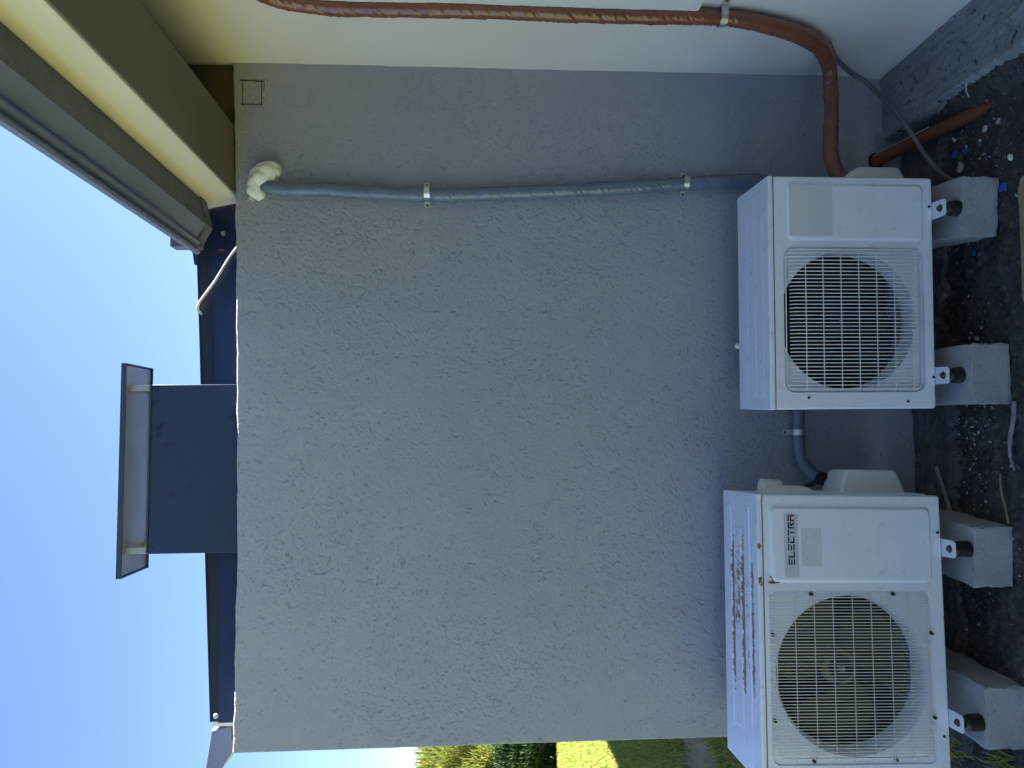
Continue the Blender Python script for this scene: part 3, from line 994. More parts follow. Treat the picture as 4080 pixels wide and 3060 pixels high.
    # frame wire / rim round the grille is the grille part itself
    if spec['convex']:
        a = rrect(gx0 + .009, gx1 - .009, gz0 + .009, gz1 - .009, gr - .006, 8)
        pts = [(p[0], .004, p[1]) for p in a]
        C = pts + [pts[0]]
        gro = tube_closed('grille', pts, .0024, wm, root)
    else:
        a = rrect(spec['wx0'], spec['wx1'], spec['rz'][-1], spec['rz'][0], .03, 8)
        gro = tube_closed('grille', [(p[0], -.0095, p[1]) for p in a], wr * 1.1, wm, root)
    if spec['convex']:
        zt_, zb_ = gz1 - .010, gz0 + .010
        prof = [(zt_, .004), (zt_ - .006, -.004), (zt_ - .02, -.0095), ((zt_ + zb_) / 2, -.011), (zb_ + .02, -.0095), (zb_ + .006, -.004), (zb_, .004)]
    else:
        zt_, zb_ = spec['wz1'], spec['wz0']
        prof = [(zt_, .003), (zt_ - .003, -.009), (zt_ - .012, -.0118), ((zt_ + zb_) / 2, -.012), (zb_ + .012, -.0118), (zb_ + .003, -.009), (zb_, .003)]
    nW = spec['nw']
    xs = np.linspace(spec['wx1'], spec['wx0'], nW)
    first = None
    for k, x in enumerate(xs):
        if first is None:
            first = wire_mesh('wire', [(0, p[1], p[0]) for p in prof], wr, wm, gro)
            o = first
        else:
            o = first.copy(); link(o, gro)
        o.location.x = x + (0 if spec['convex'] else random.uniform(-.0007, .0007))
        # shorter near rounded corners
        if spec['convex']:
            e = min(x - gx0, gx1 - x)
            if e < gr:
                cut = gr - math.sqrt(max(0, gr * gr - (gr - e) ** 2))
                L = zt_ - zb_; s = (L - 2 * cut) / L
                o.scale.z = s; o.location.z = (zt_ + zb_) / 2 * (1 - s)
    yb_ = -.0075 if spec['convex'] else -.0095
    firstc = None
    for z in spec['rz'][1:-1]:
        if firstc is None:
            if spec['convex']:
                cp = [(gx0 + .006, .004, 0), (gx0 + .012, yb_, 0), ((gx0 + gx1) / 2, yb_ - .0005, 0), (gx1 - .012, yb_, 0), (gx1 - .006, .004, 0)]
            else:
                cp = [(spec['cx0'], .003, 0), (spec['cx0'] + .004, yb_ + .001, 0), ((gx0 + gx1) / 2, yb_, 0), (spec['cx1'] - .004, yb_ + .001, 0), (spec['cx1'], .003, 0)]
            firstc = wire_mesh('cross_wire', cp, wr, wm, gro); o = firstc
        else:
            o = firstc.copy(); link(o, gro)
        o.location.z = z
    for (x, z) in spec['gscrews']:
        cyl('screw', (x, .003, z), (x, -.006, z), .0062, .0050, M['screw'], root, n=12)
    for (x, z) in spec['screws']:
        cyl('screw', (x, .003, z), (x, -.004, z), .0052, .0042, M['screw'], root, n=12)
    # feet
    for k, (x, ysgn) in enumerate([(spec['feet'][0], 0), (spec['feet'][1], 0), (spec['feet'][0], 1), (spec['feet'][1], 1)]):
        yc = -.040 if ysgn == 0 else d + .012
        s = -1 if ysgn == 0 else 1
        pts = rrect(x - .029, x + .029, -.03, .03, .008, 4)
        bm = bmesh.new()
        yin = .02 if ysgn == 0 else d - .02
        y_out = yc + s * .026
        out = [(x - .030, yin), (x - .028, y_out - s * .008), (x - .021, y_out), (x + .021, y_out), (x + .028, y_out - s * .008), (x + .030, yin)]
        v0 = [bm.verts.new((p[0], p[1], -.002)) for p in out]; v1 = [bm.verts.new((p[0], p[1], -.006)) for p in out]
        bm.faces.new(v0); bm.faces.new(v1[::-1])
        for i in range(6): bm.faces.new((v0[i], v0[(i + 1) % 6], v1[(i + 1) % 6], v1[i]))
        fb = bm_obj('foot_bracket', bm, M['white1'], root)
        cyl('washer', (x, yc, -.002), (x, yc, .001), .013, .012, M['bolt'], fb, n=16)
        cyl('bolt', (x, yc, .001), (x, yc, .008), .0075, .0065, M['bolt'], fb, n=6)
        cyl('stud', (x, yc, -.006), (x, yc, -.020), .005, .005, M['zinc'], fb, n=8)
        zb = spec['foot_bottom'] - spec['roll'] * 0
        prof = [(.0, -.016), (.018, -.016), (.021, -.020), (.021, -.034), (.026, -.036), (.0275, zb - .0 + .012), (.0275, zb)]
        rings = [[(x + p[0] * math.cos(2 * math.pi * i / 24), yc + p[0] * math.sin(2 * math.pi * i / 24), p[1] + spec['foot_tilt'] * x) for i in range(24)] for p in prof[1:]]
        loft('rubber_foot', rings, M['rubber'], fb)
    return root, sp, lid

def wire_mesh(name, pts, r, mat, parent):
    C = np.array(pts, float)
    T, Nn, B = frames(C)
    m = 5
    th = np.linspace(0, 2 * math.pi, m, endpoint=False)
    P = C[:, None] + r * (np.cos(th)[None, :, None] * Nn[:, None] + np.sin(th)[None, :, None] * B[:, None])
    n = len(C)
    F = [(i * m + j, i * m + (j + 1) % m, (i + 1) * m + (j + 1) % m, (i + 1) * m + j) for i in range(n - 1) for j in range(m)]
    return mesh_obj(name, P.reshape(-1, 3), F, mat, parent, smooth=True)

def tube_closed(name, pts, r, mat, parent):
    C = np.array(pts, float)
    n = len(C); m = 6
    T = np.roll(C, -1, 0) - np.roll(C, 1, 0); T /= np.linalg.norm(T, axis=1)[:, None]
    Nn = np.tile(np.array([0, 1., 0]), (n, 1)); B = np.cross(T, Nn)
    th = np.linspace(0, 2 * math.pi, m, endpoint=False)
    P = C[:, None] + r * (np.cos(th)[None, :, None] * Nn[:, None] + np.sin(th)[None, :, None] * B[:, None])
    F = [(i * m + j, i * m + (j + 1) % m, ((i + 1) % n) * m + (j + 1) % m, ((i + 1) % n) * m + j) for i in range(n) for j in range(m)]
    return mesh_obj(name, P.reshape(-1, 3), F, mat, parent, smooth=True)

def side_cover(name, x, y0, y1, zprof, out, mat, parent):
    """box on the right side: zprof = (z top base, z top outer, z bottom outer, z bottom base)"""
    a = [(x, zprof[0]), (x + out, zprof[1]), (x + out, zprof[2]), (x, zprof[3])]
    bm = bmesh.new()
    k = .012
    v0 = [bm.verts.new((p[0], y0 + (k if p[0] > x else 0), p[1])) for p in a]
    v1 = [bm.verts.new((p[0], y1 - (k if p[0] > x else 0), p[1])) for p in a]
    bm.faces.new(v0); bm.faces.new(v1[::-1])
    for i in range(4): bm.faces.new((v0[i], v0[(i + 1) % 4], v1[(i + 1) % 4], v1[i]))
    bmesh.ops.bevel(bm, geom=[e for e in bm.edges if any(v.co.x > x + .001 for v in e.verts)], offset=.015, segments=4, profile=.5, affect='EDGES')
    return bm_obj(name, bm, mat, parent, smooth=True, angle=math.radians(50))

spec1 = dict(w=.80, d=.285, h=.584, loc=(-.999, -.458, .203), yaw=-.043, roll=.001,
             label='smaller plain white air conditioner with blank faded sticker, below the long blue-grey duct',
             paint=M['white1'], lidm=M['lid1'], shroud=M['white1'], gx0=-.343, gx1=.156, gz0=.034, gz1=.532, gr=.035, recess=.028, step=.004,
             cx=-.092, cz=.293, R=.243, lip=.985, fan_y=.100, hub=.055, blade=M['blade1'], hubm=M['blade1'], rot=20,
             panel=(.175, .378, .032, .520), **{'raise': .007}, wire_r=.0018, wirem=M['wire1'], convex=True, wx0=-.330, wx1=.147, nw=39,
             rz=[.530, .458, .397, .334, .271, .208, .145, .081, .030],
             gscrews=[], screws=[(.299, .012), (-.292, .008), (-.36, .45), (-.375, .10)],
             feet=(.284, -.287), foot_bottom=-.063, foot_tilt=0,
             ribs=[(-.36, .37, .19, .245, .012, .0012), (-.36, .37, .115, .165, .012, .0012), (-.36, .37, .045, .09, .012, .0012)])
spec2 = dict(w=.94, d=.325, h=.640, loc=(-2.167, -.456, .216), yaw=.031, roll=-.021,
             label='larger white air conditioner with rusty peeling lid and dark block lettering',
             paint=M['white2'], lidm=M['lid2'], shroud=M['white2'], gx0=-.407, gx1=.150, gz0=.042, gz1=.602, gr=.030, recess=.004, step=.002,
             cx=-.121, cz=.322, R=.262, fan_y=.095, hub=.060, blade=M['blade2'], hubm=M['hub2'], rot=75,
             panel=(.177, .434, .036, .601), **{'raise': .010}, wire_r=.0013, wirem=M['wire2'], convex=False, wx0=-.380, wx1=.132, nw=52,
             wz0=.056, wz1=.603, cx0=-.396, cx1=.146,
             rz=[.584, .519, .454, .390, .323, .259, .194, .130, .064],
             gscrews=[(.141, .459), (.142, .177), (.010, .593), (.013, .048), (-.265, .592), (-.260, .050), (-.393, .464), (-.391, .186)],
             screws=[(.346, .013), (-.32, .020)],
             feet=(.296, -.262), foot_bottom=-.072, foot_tilt=.021,
             ribs=[(-.365, .43, .236, .300, .012, .004), (-.345, .352, .140, .214, .012, .004), (-.44, .43, .062, .118, .012, .004)])
ac1, sp1, lid1 = conditioner(spec1)
ac2, sp2, lid2 = conditioner(spec2)
# unit 1 details
box('sticker', (.194, -.0078, .361), (.369, -.0071, .511), M['sticker'], sp1)
side_cover('valve_cover', .4, .10, .25, (.275, .20, .045, .012), .075, M['cream'], ac1)
# unit 2 details
strip = box('name_strip', (.197, -.0108, .5025), (.4075, -.0101, .5515), M['sticker2'], sp2)
letters(strip, .238, .5165, .0208, .0225, .0240, -.0112)
fs = box('faded_sticker', (.233, -.0108, .424), (.359, -.0101, .4935), M['sticker3'], sp2)
arc = [(.292 + .045 * math.cos(math.radians(a)), -.0112, .452 + .036 * math.sin(math.radians(a))) for a in range(30, 165, 9)]
tube('printed_arc', arc, .0004, M['arc'], fs, sides=4, step=.01)
side_cover('valve_cover', .47, .10, .255, (.297, .268, .080, .050), .084, M['cream'], ac2)
hc = side_cover('handle_cover', .47, .075, .17, (.594, .545, .425, .375), .026, M['cream'], ac2)
cyl('handle_bulge', (.486, .122, .575), (.486, .122, .505), .034, .030, M['cream'], hc, n=28, bevel=.006)
box('side_plate', (.470, .05, .02), (.474, .29, .33), M['white2'], ac2)
# rust marks on the front rim of unit 2
def blot(name, pts, y, mat, parent):
    bm = bmesh.new()
    vs = [bm.verts.new((p[0], y, p[1])) for p in pts]
    bm.faces.new(vs)
    r_ = bmesh.ops.extrude_face_region(bm, geom=bm.faces[:])
    for v in r_['geom']:
        if isinstance(v, bmesh.types.BMVert): v.co.y += .0006
    return bm_obj(name, bm, mat, parent)
def jag(cx, cz, rx, rz, n=14, k=.45):
    return [(cx + rx * (1 + random.uniform(-k, k)) * math.cos(2 * math.pi * i / n), cz + rz * (1 + random.uniform(-k, k)) * math.sin(2 * math.pi * i / n)) for i in range(n)]
M['rust'] = speckled('orange_rust', (.36, .19, .06), (.20, .08, .03), 60, [((.55, .45, .28), 90, .6, .75)], rough=.8)
for cx, cz, rx, rz, y in ((.300, .634, .010, .0065, -.0026), (.190, .632, .013, .006, -.0026), (.173, .628, .008, .004, -.0026)):
    blot('rust_patch', jag(cx, cz, rx, rz), y, M['rust'], lid2)
for cx, cz, rx, rz, y in ((.196, .590, .010, .009, -.0052), (.180, .585, .006, .016, -.0032)):
    blot('rust_patch', jag(cx, cz, rx, rz), y, M['rust'], sp2)

# ------------------------------------------------------------------ concrete blocks under the feet
def block(p_fr, yaw, label, seed, length=.52, w=.20, hgt=.137):
    bm = bmesh.new()
    bmesh.ops.create_cube(bm, size=1.0)
    for v in bm.verts: v.co = Vector((v.co.x * w, v.co.y * length, v.co.z * hgt))
    bmesh.ops.bevel(bm, geom=bm.edges[:], offset=.004, segments=2, profile=.5, affect='EDGES')
    bmesh.ops.subdivide_edges(bm, edges=[e for e in bm.edges if e.calc_length() > .05], cuts=9, use_grid_fill=True)
    g = random.Random(seed)
    for v in bm.verts:
        c = 1.0 if (abs(abs(v.co.x) - w / 2) < .006) + (abs(abs(v.co.y) - length / 2) < .006) + (abs(abs(v.co.z) - hgt / 2) < .006) >= 2 else .35
        v.co += Vector((g.gauss(0, 1), g.gauss(0, 1), g.gauss(0, .6))) * .0021 * c
        v.co.z += hgt / 2
    # chipped lower corner
    o = bm_obj('concrete_block', bm, M['aac'], None, angle=math.radians(40))
    a = Vector((math.cos(yaw), math.sin(yaw), 0)); b = Vector((-math.sin(yaw), math.cos(yaw), 0))
    # p_fr = front right corner on top
    c = Vector((p_fr[0], p_fr[1], 0)) - a * w / 2 + b * length / 2
    o.location = (c.x, c.y, 0.002)
    o.rotation_euler = (0, 0, yaw)
    tag(o, label, 'concrete block', 'concrete blocks under the air conditioners')
    return o
block((-.614, -.532), -.12, 'concrete block under the plain unit, nearest the orange pipe, with dark scraped side', 1)
block((-1.186, -.540), -.02, 'concrete block under the grille end of the plain white unit', 2)
block((-1.797, -.512), -.075, 'concrete block under the lettered end of the rusty-lidded unit', 3)
block((-2.311, -.530), -.055, 'concrete block under the fan end of the rusty-lidded unit beside green weeds', 4)

# ------------------------------------------------------------------ wrapped ducts
def wrap_fun(r, length, seed, pitch=.105, bulge=.07, wr=.0023, nwr=140, sl=1.1):
    g = np.random.default_rng(seed)
    W = [(g.uniform(0, length), g.uniform(0, 2 * math.pi), g.uniform(.5, 1.0) * wr * g.choice([-1, 1], p=[.35, .65]), g.uniform(.0016, .0036), g.uniform(.3, .8), sl * g.uniform(.7, 1.3)) for _ in range(nwr)]
    ph = g.uniform(0, 6, 6)
    def f(s, th):
        lo = bulge * (np.sin(s * 17 + ph[0]) * .4 + np.sin(s * 41 + ph[1]) * .35 + np.sin(s * 9 + th + ph[2]) * .5)
        q = (s / pitch - th / (2 * math.pi) + .10 * np.sin(s * 23 + ph[3]) + .06 * np.sin(s * 61 + ph[4])) % 1.0
        saw = .0012 * (q - .5) - .0016 * np.exp(-((q - .03) / .025) ** 2) + .0009 * np.exp(-((q - .55) / .05) ** 2)
        R = r * (1 + lo) + saw
        for s0, t0, a, wd, sg, k in W:
            dt = (th - t0 + math.pi) % (2 * math.pi) - math.pi
            ds = s - s0 - k * r * dt
            m = np.abs(ds) < 4 * wd
            if not m.any(): continue
            R = R + a * np.exp(-(ds / wd) ** 2) * np.exp(-(dt / sg) ** 2)
        return R
    return f

def path_len(pts): 
    C = catmull(pts, .01); return float(np.linalg.norm(np.diff(C, axis=0), axis=1).sum())

ductA = [(-.498, .02, 2.612), (-.506, -.020, 2.600), (-.514, -.036, 2.565), (-.523, -.036, 2.504), (-.521, -.035, 2.36), (-.528, -.034, 2.263), (-.535, -.033, 1.971), (-.527, -.033, 1.675),
         (-.503, -.033, 1.275), (-.480, -.032, .941), (-.466, -.034, .764), (-.460, -.036, .66), (-.475, -.040, .58), (-.54, -.046, .50), (-.64, -.05, .44)]
o = tube('blue_duct', ductA, .027, M['wrap_blue'], None, sides=36, step=.003, rfun=wrap_fun(.0265, path_len(ductA), 3, nwr=420))
tag(o, 'long blue-grey wrapped duct running down the grey wall from the foam', 'duct', 'tape-wrapped ducts on the walls')
ductC = [(-.035, -.60, 2.53), (-.036, -.52, 2.47), (-.037, -.49, 2.41), (-.038, -.474, 2.33), (-.038, -.466, 2.242), (-.038, -.467, 2.116), (-.038, -.470, 1.863), (-.038, -.467, 1.52), (-.038, -.464, 1.259), (-.036, -.462, .932), (-.040, -.447, .80),
         (-.045, -.405, .655), (-.047, -.345, .545), (-.055, -.285, .475), (-.085, -.225, .425), (-.145, -.205, .412), (-.21, -.21, .412), (-.317, -.235, .430), (-.425, -.26, .448), (-.50, -.275, .442), (-.545, -.285, .405), (-.56, -.29, .35)]
_wc = wrap_fun(.0265, path_len(ductC), 8, nwr=460, wr=.0024)
def brown_r(s, th):
    return _wc(s, th) + .006 * np.exp(-((s - 2.02) / .16) ** 2)
o = tube('brown_duct', ductC, .027, M['wrap_brown'], None, sides=36, step=.003, rfun=brown_r)
tag(o, 'brown wrapped duct running down the beige wall and bending to the plain unit', 'duct', 'tape-wrapped ducts on the walls')
ductB = [(-1.20, -.036, .50), (-1.396, -.035, .505), (-1.475, -.035, .508), (-1.555, -.037, .508), (-1.603, -.052, .499), (-1.640, -.088, .480), (-1.655, -.135, .468)]
o = tube('short_blue_duct', ductB, .024, M['wrap_blue'], None, sides=28, step=.004, rfun=wrap_fun(.024, path_len(ductB), 13, nwr=40, bulge=.05))
tag(o, 'short blue-grey wrapped duct bridging between the two air conditioners', 'duct', 'tape-wrapped ducts on the walls')
tube('taped_end', [(-1.653, -.130, .469), (-1.658, -.165, .460), (-1.663, -.20, .44), (-1.667, -.235, .41)], .026, M['black_tape'], o, sides=16, step=.006)
tube('valve_hose', [(-1.64, -.20, .47), (-1.67, -.22, .55), (-1.685, -.24, .60)], .009, M['black_tape'], o, sides=10, step=.01)

# clamps
def clamp(loc, rot, r, width, span, label, seed):
    """strap over a duct; local: x across, y outward(-), z along the duct"""
    root = empty('pipe_clamp', loc, rot)
    tag(root, label, 'clamp', 'metal pipe clamps')
    pts = [(-span / 2, 0.), (-r - .004, 0.), (-r - .002, -.006)]
    pts += [((r + .0015) * math.cos(a), -.030 + (r + .0015) * math.sin(a) * -1 if False else -.032 - (r + .0015) * math.sin(a)) for a in np.linspace(math.pi, 0, 15)]
    pts += [(r + .002, -.006), (r + .004, 0.), (span / 2, 0.)]
    th = .0018
    V = []; F = []
    n = len(pts)
    for i, p in enumerate(pts):
        a = Vector(pts[max(0, i - 1)]); b = Vector(pts[min(n - 1, i + 1)]); t = (b - a).normalized(); nr = Vector((t.y, -t.x)) * th
        for q in (Vector(p), Vector(p) + nr):
            for z in (-width / 2, width / 2): V.append((q.x, q.y - .003, z))
    for i in range(n - 1):
        a = i * 4; b = a + 4
        F += [(a, a + 1, b + 1, b), (a + 2, b + 2, b + 3, a + 3), (a, b, b + 2, a + 2), (a + 1, a + 3, b + 3, b + 1)]
    F += [(0, 2, 3, 1), ((n - 1) * 4, (n - 1) * 4 + 1, (n - 1) * 4 + 3, (n - 1) * 4 + 2)]
    bm = bmesh.new(); vs = [bm.verts.new(v) for v in V]
    for f in F: bm.faces.new([vs[i] for i in f])
    bm_obj('strap', bm, M['zinc'], root, angle=math.radians(50))
    for sx in (-1, 1):
        cyl('screw', (sx * (span / 2 - .009), -.004, 0), (sx * (span / 2 - .009), -.008, 0), .0055, .004, M['bolt'], root, n=10)
clamp((-.5285, .0, 1.970), (0, -.01, 0), .0275, .022, .100, 'upper metal clamp on the long blue-grey duct', 1)
clamp((-.474, .0, .938), (0, .06, 0), .0265, .022, .098, 'metal clamp on the long blue-grey duct just above the plain unit', 2)
clamp((-1.4775, .0, .507), (0, math.pi / 2, 0), .0255, .022, .100, 'metal clamp on the short duct between the two units', 3)
clamp((0, -.463, .925), (0, 0, -math.pi / 2), .0285, .024, .12, 'metal clamp holding the brown duct to the beige wall', 4)

# ------------------------------------------------------------------ foam plug
def foam():
    bm = bmesh.new()
    g = random.Random(4)
    for (c, r) in (((-.452, -.022, 2.588), .046), ((-.470, -.026, 2.615), .042), ((-.497, -.022, 2.634), .036), ((-.522, -.022, 2.636), .031), ((-.534, -.020, 2.622), .026), ((-.440, -.018, 2.570), .034), ((-.478, -.018, 2.598), .044), ((-.462, -.020, 2.600), .048), ((-.452, -.030, 2.556), .022)):
        b2 = bmesh.new()
        bmesh.ops.create_icosphere(b2, subdivisions=4, radius=r)
        ph = [g.uniform(0, 6) for _ in range(6)]
        for v in b2.verts:
            p = v.co * (1 / r)
            k = 1 + .06 * math.sin(p.x * 4 + ph[0]) * math.sin(p.z * 5 + ph[1]) + .05 * math.sin(p.y * 9 + ph[2] + p.x * 5) + .03 * math.sin(p.z * 17 + p.x * 13 + ph[3])
            v.co = Vector(c) + Vector((v.co.x * k, v.co.y * k * .95, v.co.z * k))
        tmp = bpy.data.meshes.new('t'); b2.to_mesh(tmp); b2.free(); bm.from_mesh(tmp); bpy.data.meshes.remove(tmp)
    o = bm_obj('foam_plug', bm, M['foam'], None, smooth=True)
    md = o.modifiers.new('union', 'REMESH'); md.mode = 'VOXEL'; md.voxel_size = .0035; md.use_smooth_shade = True
    m2 = o.modifiers.new('soften', 'SMOOTH'); m2.iterations = 7; m2.factor = .5
    ev = o.evaluated_get(bpy.context.evaluated_depsgraph_get())
    nm = bpy.data.meshes.new_from_object(ev)
    o.modifiers.clear(); o.data = nm
    if not nm.materials: nm.materials.append(M['foam'])
    tag(o, 'lumpy cream foam plug where the blue-grey duct enters the grey wall', 'foam')
    # crumbs of foam stuck in the render beside it
    bm = bmesh.new()
    for k in range(70):
        x = g.uniform(-.54, -.45); z = 2.664 + g.gauss(0, .006) - .004 * abs(x + .49) * 30
        if k > 58: x, z = g.uniform(-.56, -.54), g.uniform(2.64, 2.67)
        s = g.uniform(.0012, .0035)
        a = g.uniform(0, 3.14)
        pts = [(x + s * math.cos(a + t) * (1 if i % 2 else 1.9), -.0015 - .002 * (i == 4), z + s * math.sin(a + t) * (1 if i % 2 else 1.9)) for i, t in enumerate((0, 1.57, 3.14, 4.71))]
        vs = [bm.verts.new(p) for p in pts]; top = bm.verts.new((x, -.005, z))
        for i in range(4): bm.faces.new((vs[i], vs[(i + 1) % 4], top))
    c = bm_obj('foam_crumbs', bm, M['foam'], o); c['kind'] = 'stuff'
foam()
bm = bmesh.new()
bmesh.ops.create_icosphere(bm, subdivisions=2, radius=.010)
for v in bm.verts: v.co *= random.uniform(.75, 1.2)
o = bm_obj('foam_lump', bm, M['foam'], None, smooth=True); o.location = (-1.15, -.168, .794)
tag(o, 'tiny cream foam lump lying on the back edge of the plain unit lid', 'foam')

# pencilled square
def pencil():
    bm = bmesh.new()
    def ln(x0, z0, x1, z1, t=.0013):
        d = Vector((x1 - x0, z1 - z0)).normalized(); n_ = Vector((-d.y, d.x)) * t
        P = [(x0 + n_.x, z0 + n_.y), (x1 + n_.x, z1 + n_.y), (x1 - n_.x, z1 - n_.y), (x0 - n_.x, z0 - n_.y)]
        v0 = [bm.verts.new((p[0], -.0022, p[1])) for p in P]; v1 = [bm.verts.new((p[0], -.0012, p[1])) for p in P]
        bm.faces.new(v0); bm.faces.new(v1[::-1])
        for i in range(4): bm.faces.new((v0[i], v0[(i + 1) % 4], v1[(i + 1) % 4], v1[i]))
    ln(-.0725, 2.707, -.0745, 2.612, .0017)
    ln(-.170, 2.703, -.1685, 2.619)
    ln(-.069, 2.6955, -.175, 2.6945)
    ln(-.068, 2.6220, -.174, 2.6205, .0015)
    ln(-.080, 2.612, -.108, 2.6125, .0010)
    o = bm_obj('pencil_square', bm, M['pencil'], None)
    tag(o, 'small square outlined in dark pencil near the top corner of the grey wall', 'marking')
pencil()

# ------------------------------------------------------------------ pipes and cables
pvc = tube('orange_pipe', [(-.362, .05, .136), (-.360, .0, .122), (-.352, -.20, .070), (-.345, -.38, .014), (-.341, -.52, -.036)], .025, M['pvc'], None, sides=24, step=.02)
tag(pvc, 'orange plastic pipe coming out of the grey wall and sinking into the soil', 'pipe')
tube('print_line', [(-.3405, -.002, .1375), (-.3325, -.20, .0875), (-.329, -.27, .068)], .0022, M['print'], pvc, sides=5, step=.02)
ringp = [(-.360 + .033 * math.cos(a), -.002, .123 + .033 * math.sin(a)) for a in np.linspace(0, 2 * math.pi, 28, endpoint=False)]
bm = bmesh.new()
vs = [bm.verts.new((p[0], -.0022, p[2])) for p in ringp]; v2 = [bm.verts.new((p[0], .004, p[2])) for p in ringp]
bm.faces.new(vs); bm.faces.new(v2[::-1])
for i in range(28): bm.faces.new((vs[i], vs[(i + 1) % 28], v2[(i + 1) % 28], v2[i]))
bm_obj('pipe_collar', bm, M['black_tape'], pvc)
o = tube('grey_cable', [(-.028, -.30, .46), (-.028, -.20, .384), (-.030, -.088, .265), (-.058, -.065, .186), (-.153, -.12, .152), (-.255, -.20, .142), (-.36, -.25, .117), (-.45, -.28, .088), (-.515, -.30, .05), (-.56, -.31, .005), (-.60, -.30, -.02)], .0088, M['cable'], None, sides=12, step=.01)
tag(o, 'thick grey cable looping from behind the brown duct down to the ground', 'cable')
wc = [(-.66, .118, 2.665), (-.700, .102, 2.722), (-.757, .095, 2.764), (-.853, .092, 2.818), (-.915, .095, 2.862), (-.945, .100, 2.884), (-.968, .115, 2.892), (-.99, .15, 2.880), (-1.02, .19, 2.86)]
o = tube('white_cable', wc, .0050, M['white_cable'], None, sides=10, step=.01)
tag(o, 'weathered white cable crossing the navy flashing beside the gutter end', 'cable')

# ------------------------------------------------------------------ things on the soil
def flake(name, x, y, z, rx, ry, mat, label, cat, group=None, yaw=0, thick=.003, seed=0, n=9, tilt=0.15):
    g = random.Random(seed)
    pts = [(rx * (1 + g.uniform(-.3, .3)) * math.cos(2 * math.pi * i / n), ry * (1 + g.uniform(-.3, .3)) * math.sin(2 * math.pi * i / n)) for i in range(n)]
    bm = bmesh.new()
    v0 = [bm.verts.new((p[0], p[1], g.uniform(0, thick * .6))) for p in pts]; v1 = [bm.verts.new((p[0], p[1], -thick)) for p in pts]
    c = bm.verts.new((0, 0, thick))
    for i in range(n):
        bm.faces.new((v0[i], v0[(i + 1) % n], c))
        bm.faces.new((v0[i], v1[i], v1[(i + 1) % n], v0[(i + 1) % n]))
    o = bm_obj(name, bm, mat, None)
    o.location = (x, y, z); o.rotation_euler = (tilt, tilt * .4, yaw)
    tag(o, label, cat, group)
    return o
flake('plastic_scrap', -.655, -.556, .008, .019, .012, M['chip_blue'], 'bright blue plastic scrap lying against the front of the block by the tan board', 'scrap', 'blue plastic scraps', .3, seed=1, tilt=.5)
flake('plastic_scrap', -.842, -.392, .006, .012, .010, M['chip_blue'], 'blue plastic scrap on dark soil between the two blocks of the plain unit', 'scrap', 'blue plastic scraps', .9, seed=2)
flake('plastic_scrap', -.455, -.318, .008, .014, .009, M['chip_blue'], 'blue plastic scrap beside the orange pipe, next to a pale stone', 'scrap', 'blue plastic scraps', .1, seed=3, tilt=.4)
flake('plastic_scrap', -.462, -.376, .006, .013, .009, M['chip_blue'], 'dull blue plastic scrap farther forward from the orange pipe', 'scrap', 'blue plastic scraps', 1.4, seed=4)
for k, (x, y, rx, ry, lab) in enumerate([(-.512, -.345, .024, .013, 'pale crumbled mortar lump beside the corner of the concrete block'),
                                         (-.421, -.482, .010, .016, 'pale grey plaster flake near the end of the orange pipe'),
                                         (-.425, -.548, .012, .009, 'white plaster flake on the soil farthest out from the orange pipe'),
                                         (-.565, -.590, .014, .011, 'yellowish foam crumb on the soil between block and tan board')]):
    flake('rubble', x, y, .006, rx * .8, ry * .8, M['foam'] if k == 3 else M['chip_white'], lab, 'rubble', None, k * 1.1, .006, 20 + k)
o = tube('white_twig', [(-.304, -.468, .048), (-.288, -.480, .066), (-.272, -.500, .078), (-.258, -.520, .076)], .0032, M['chip_white'], None, sides=6, step=.01)
tag(o, 'short white wire bit on the soil at the buried end of the orange pipe', 'wire')
def lath(name, p, q, w, t, mat, label, cat):
    p = Vector(p); q = Vector(q); d = q - p; L = d.length
    o = box(name, (-L / 2, -w / 2, -t / 2), (L / 2, w / 2, t / 2), mat, None, bevel=min(w, t) * .2)
    o.location = (p + q) / 2
    o.rotation_euler = d.to_track_quat('X', 'Z').to_euler()
    tag(o, label, cat)
lath('lath', (-1.615, -.150, .022), (-1.783, -.232, .026), .014, .007, M['stick'], 'flat pale lath lying on the concrete footing between the two units', 'stick')
o = tube('dry_stick', [(-1.38, -.560, .012), (-1.44, -.556, .015), (-1.50, -.535, .013), (-1.56, -.530, .013), (-1.61, -.541, .008)], .007, M['bark'], None, sides=8, step=.01,
         rfun=lambda s, th: .0075 - .0045 * np.clip((s - .12) / .12, 0, 1) + .001 * np.sin(s * 160 + th * 2) + 0 * th)
tag(o, 'pinkish grey dry stick on the soil in front of the gap between units', 'stick')
o = tube('straw_stem', [(-1.62, -.478, .012), (-1.68, -.484, .016), (-1.74, -.497, .013), (-1.787, -.503, .01)], .0035, M['straw'], None, sides=6, step=.02)
tag(o, 'yellow straw stem lying on the soil pointing at a concrete block', 'stick')
o = prism('tan_board', [(-.655, -.648), (-.69, -.632), (-.80, -.634), (-1.05, -.626), (-1.09, -.645), (-1.08, -.77), (-.64, -.78)], 2, .004, .018, M['wood'], None, bevel=.002)
tag(o, 'tan wooden board lying on the soil at the very edge of the picture', 'board')

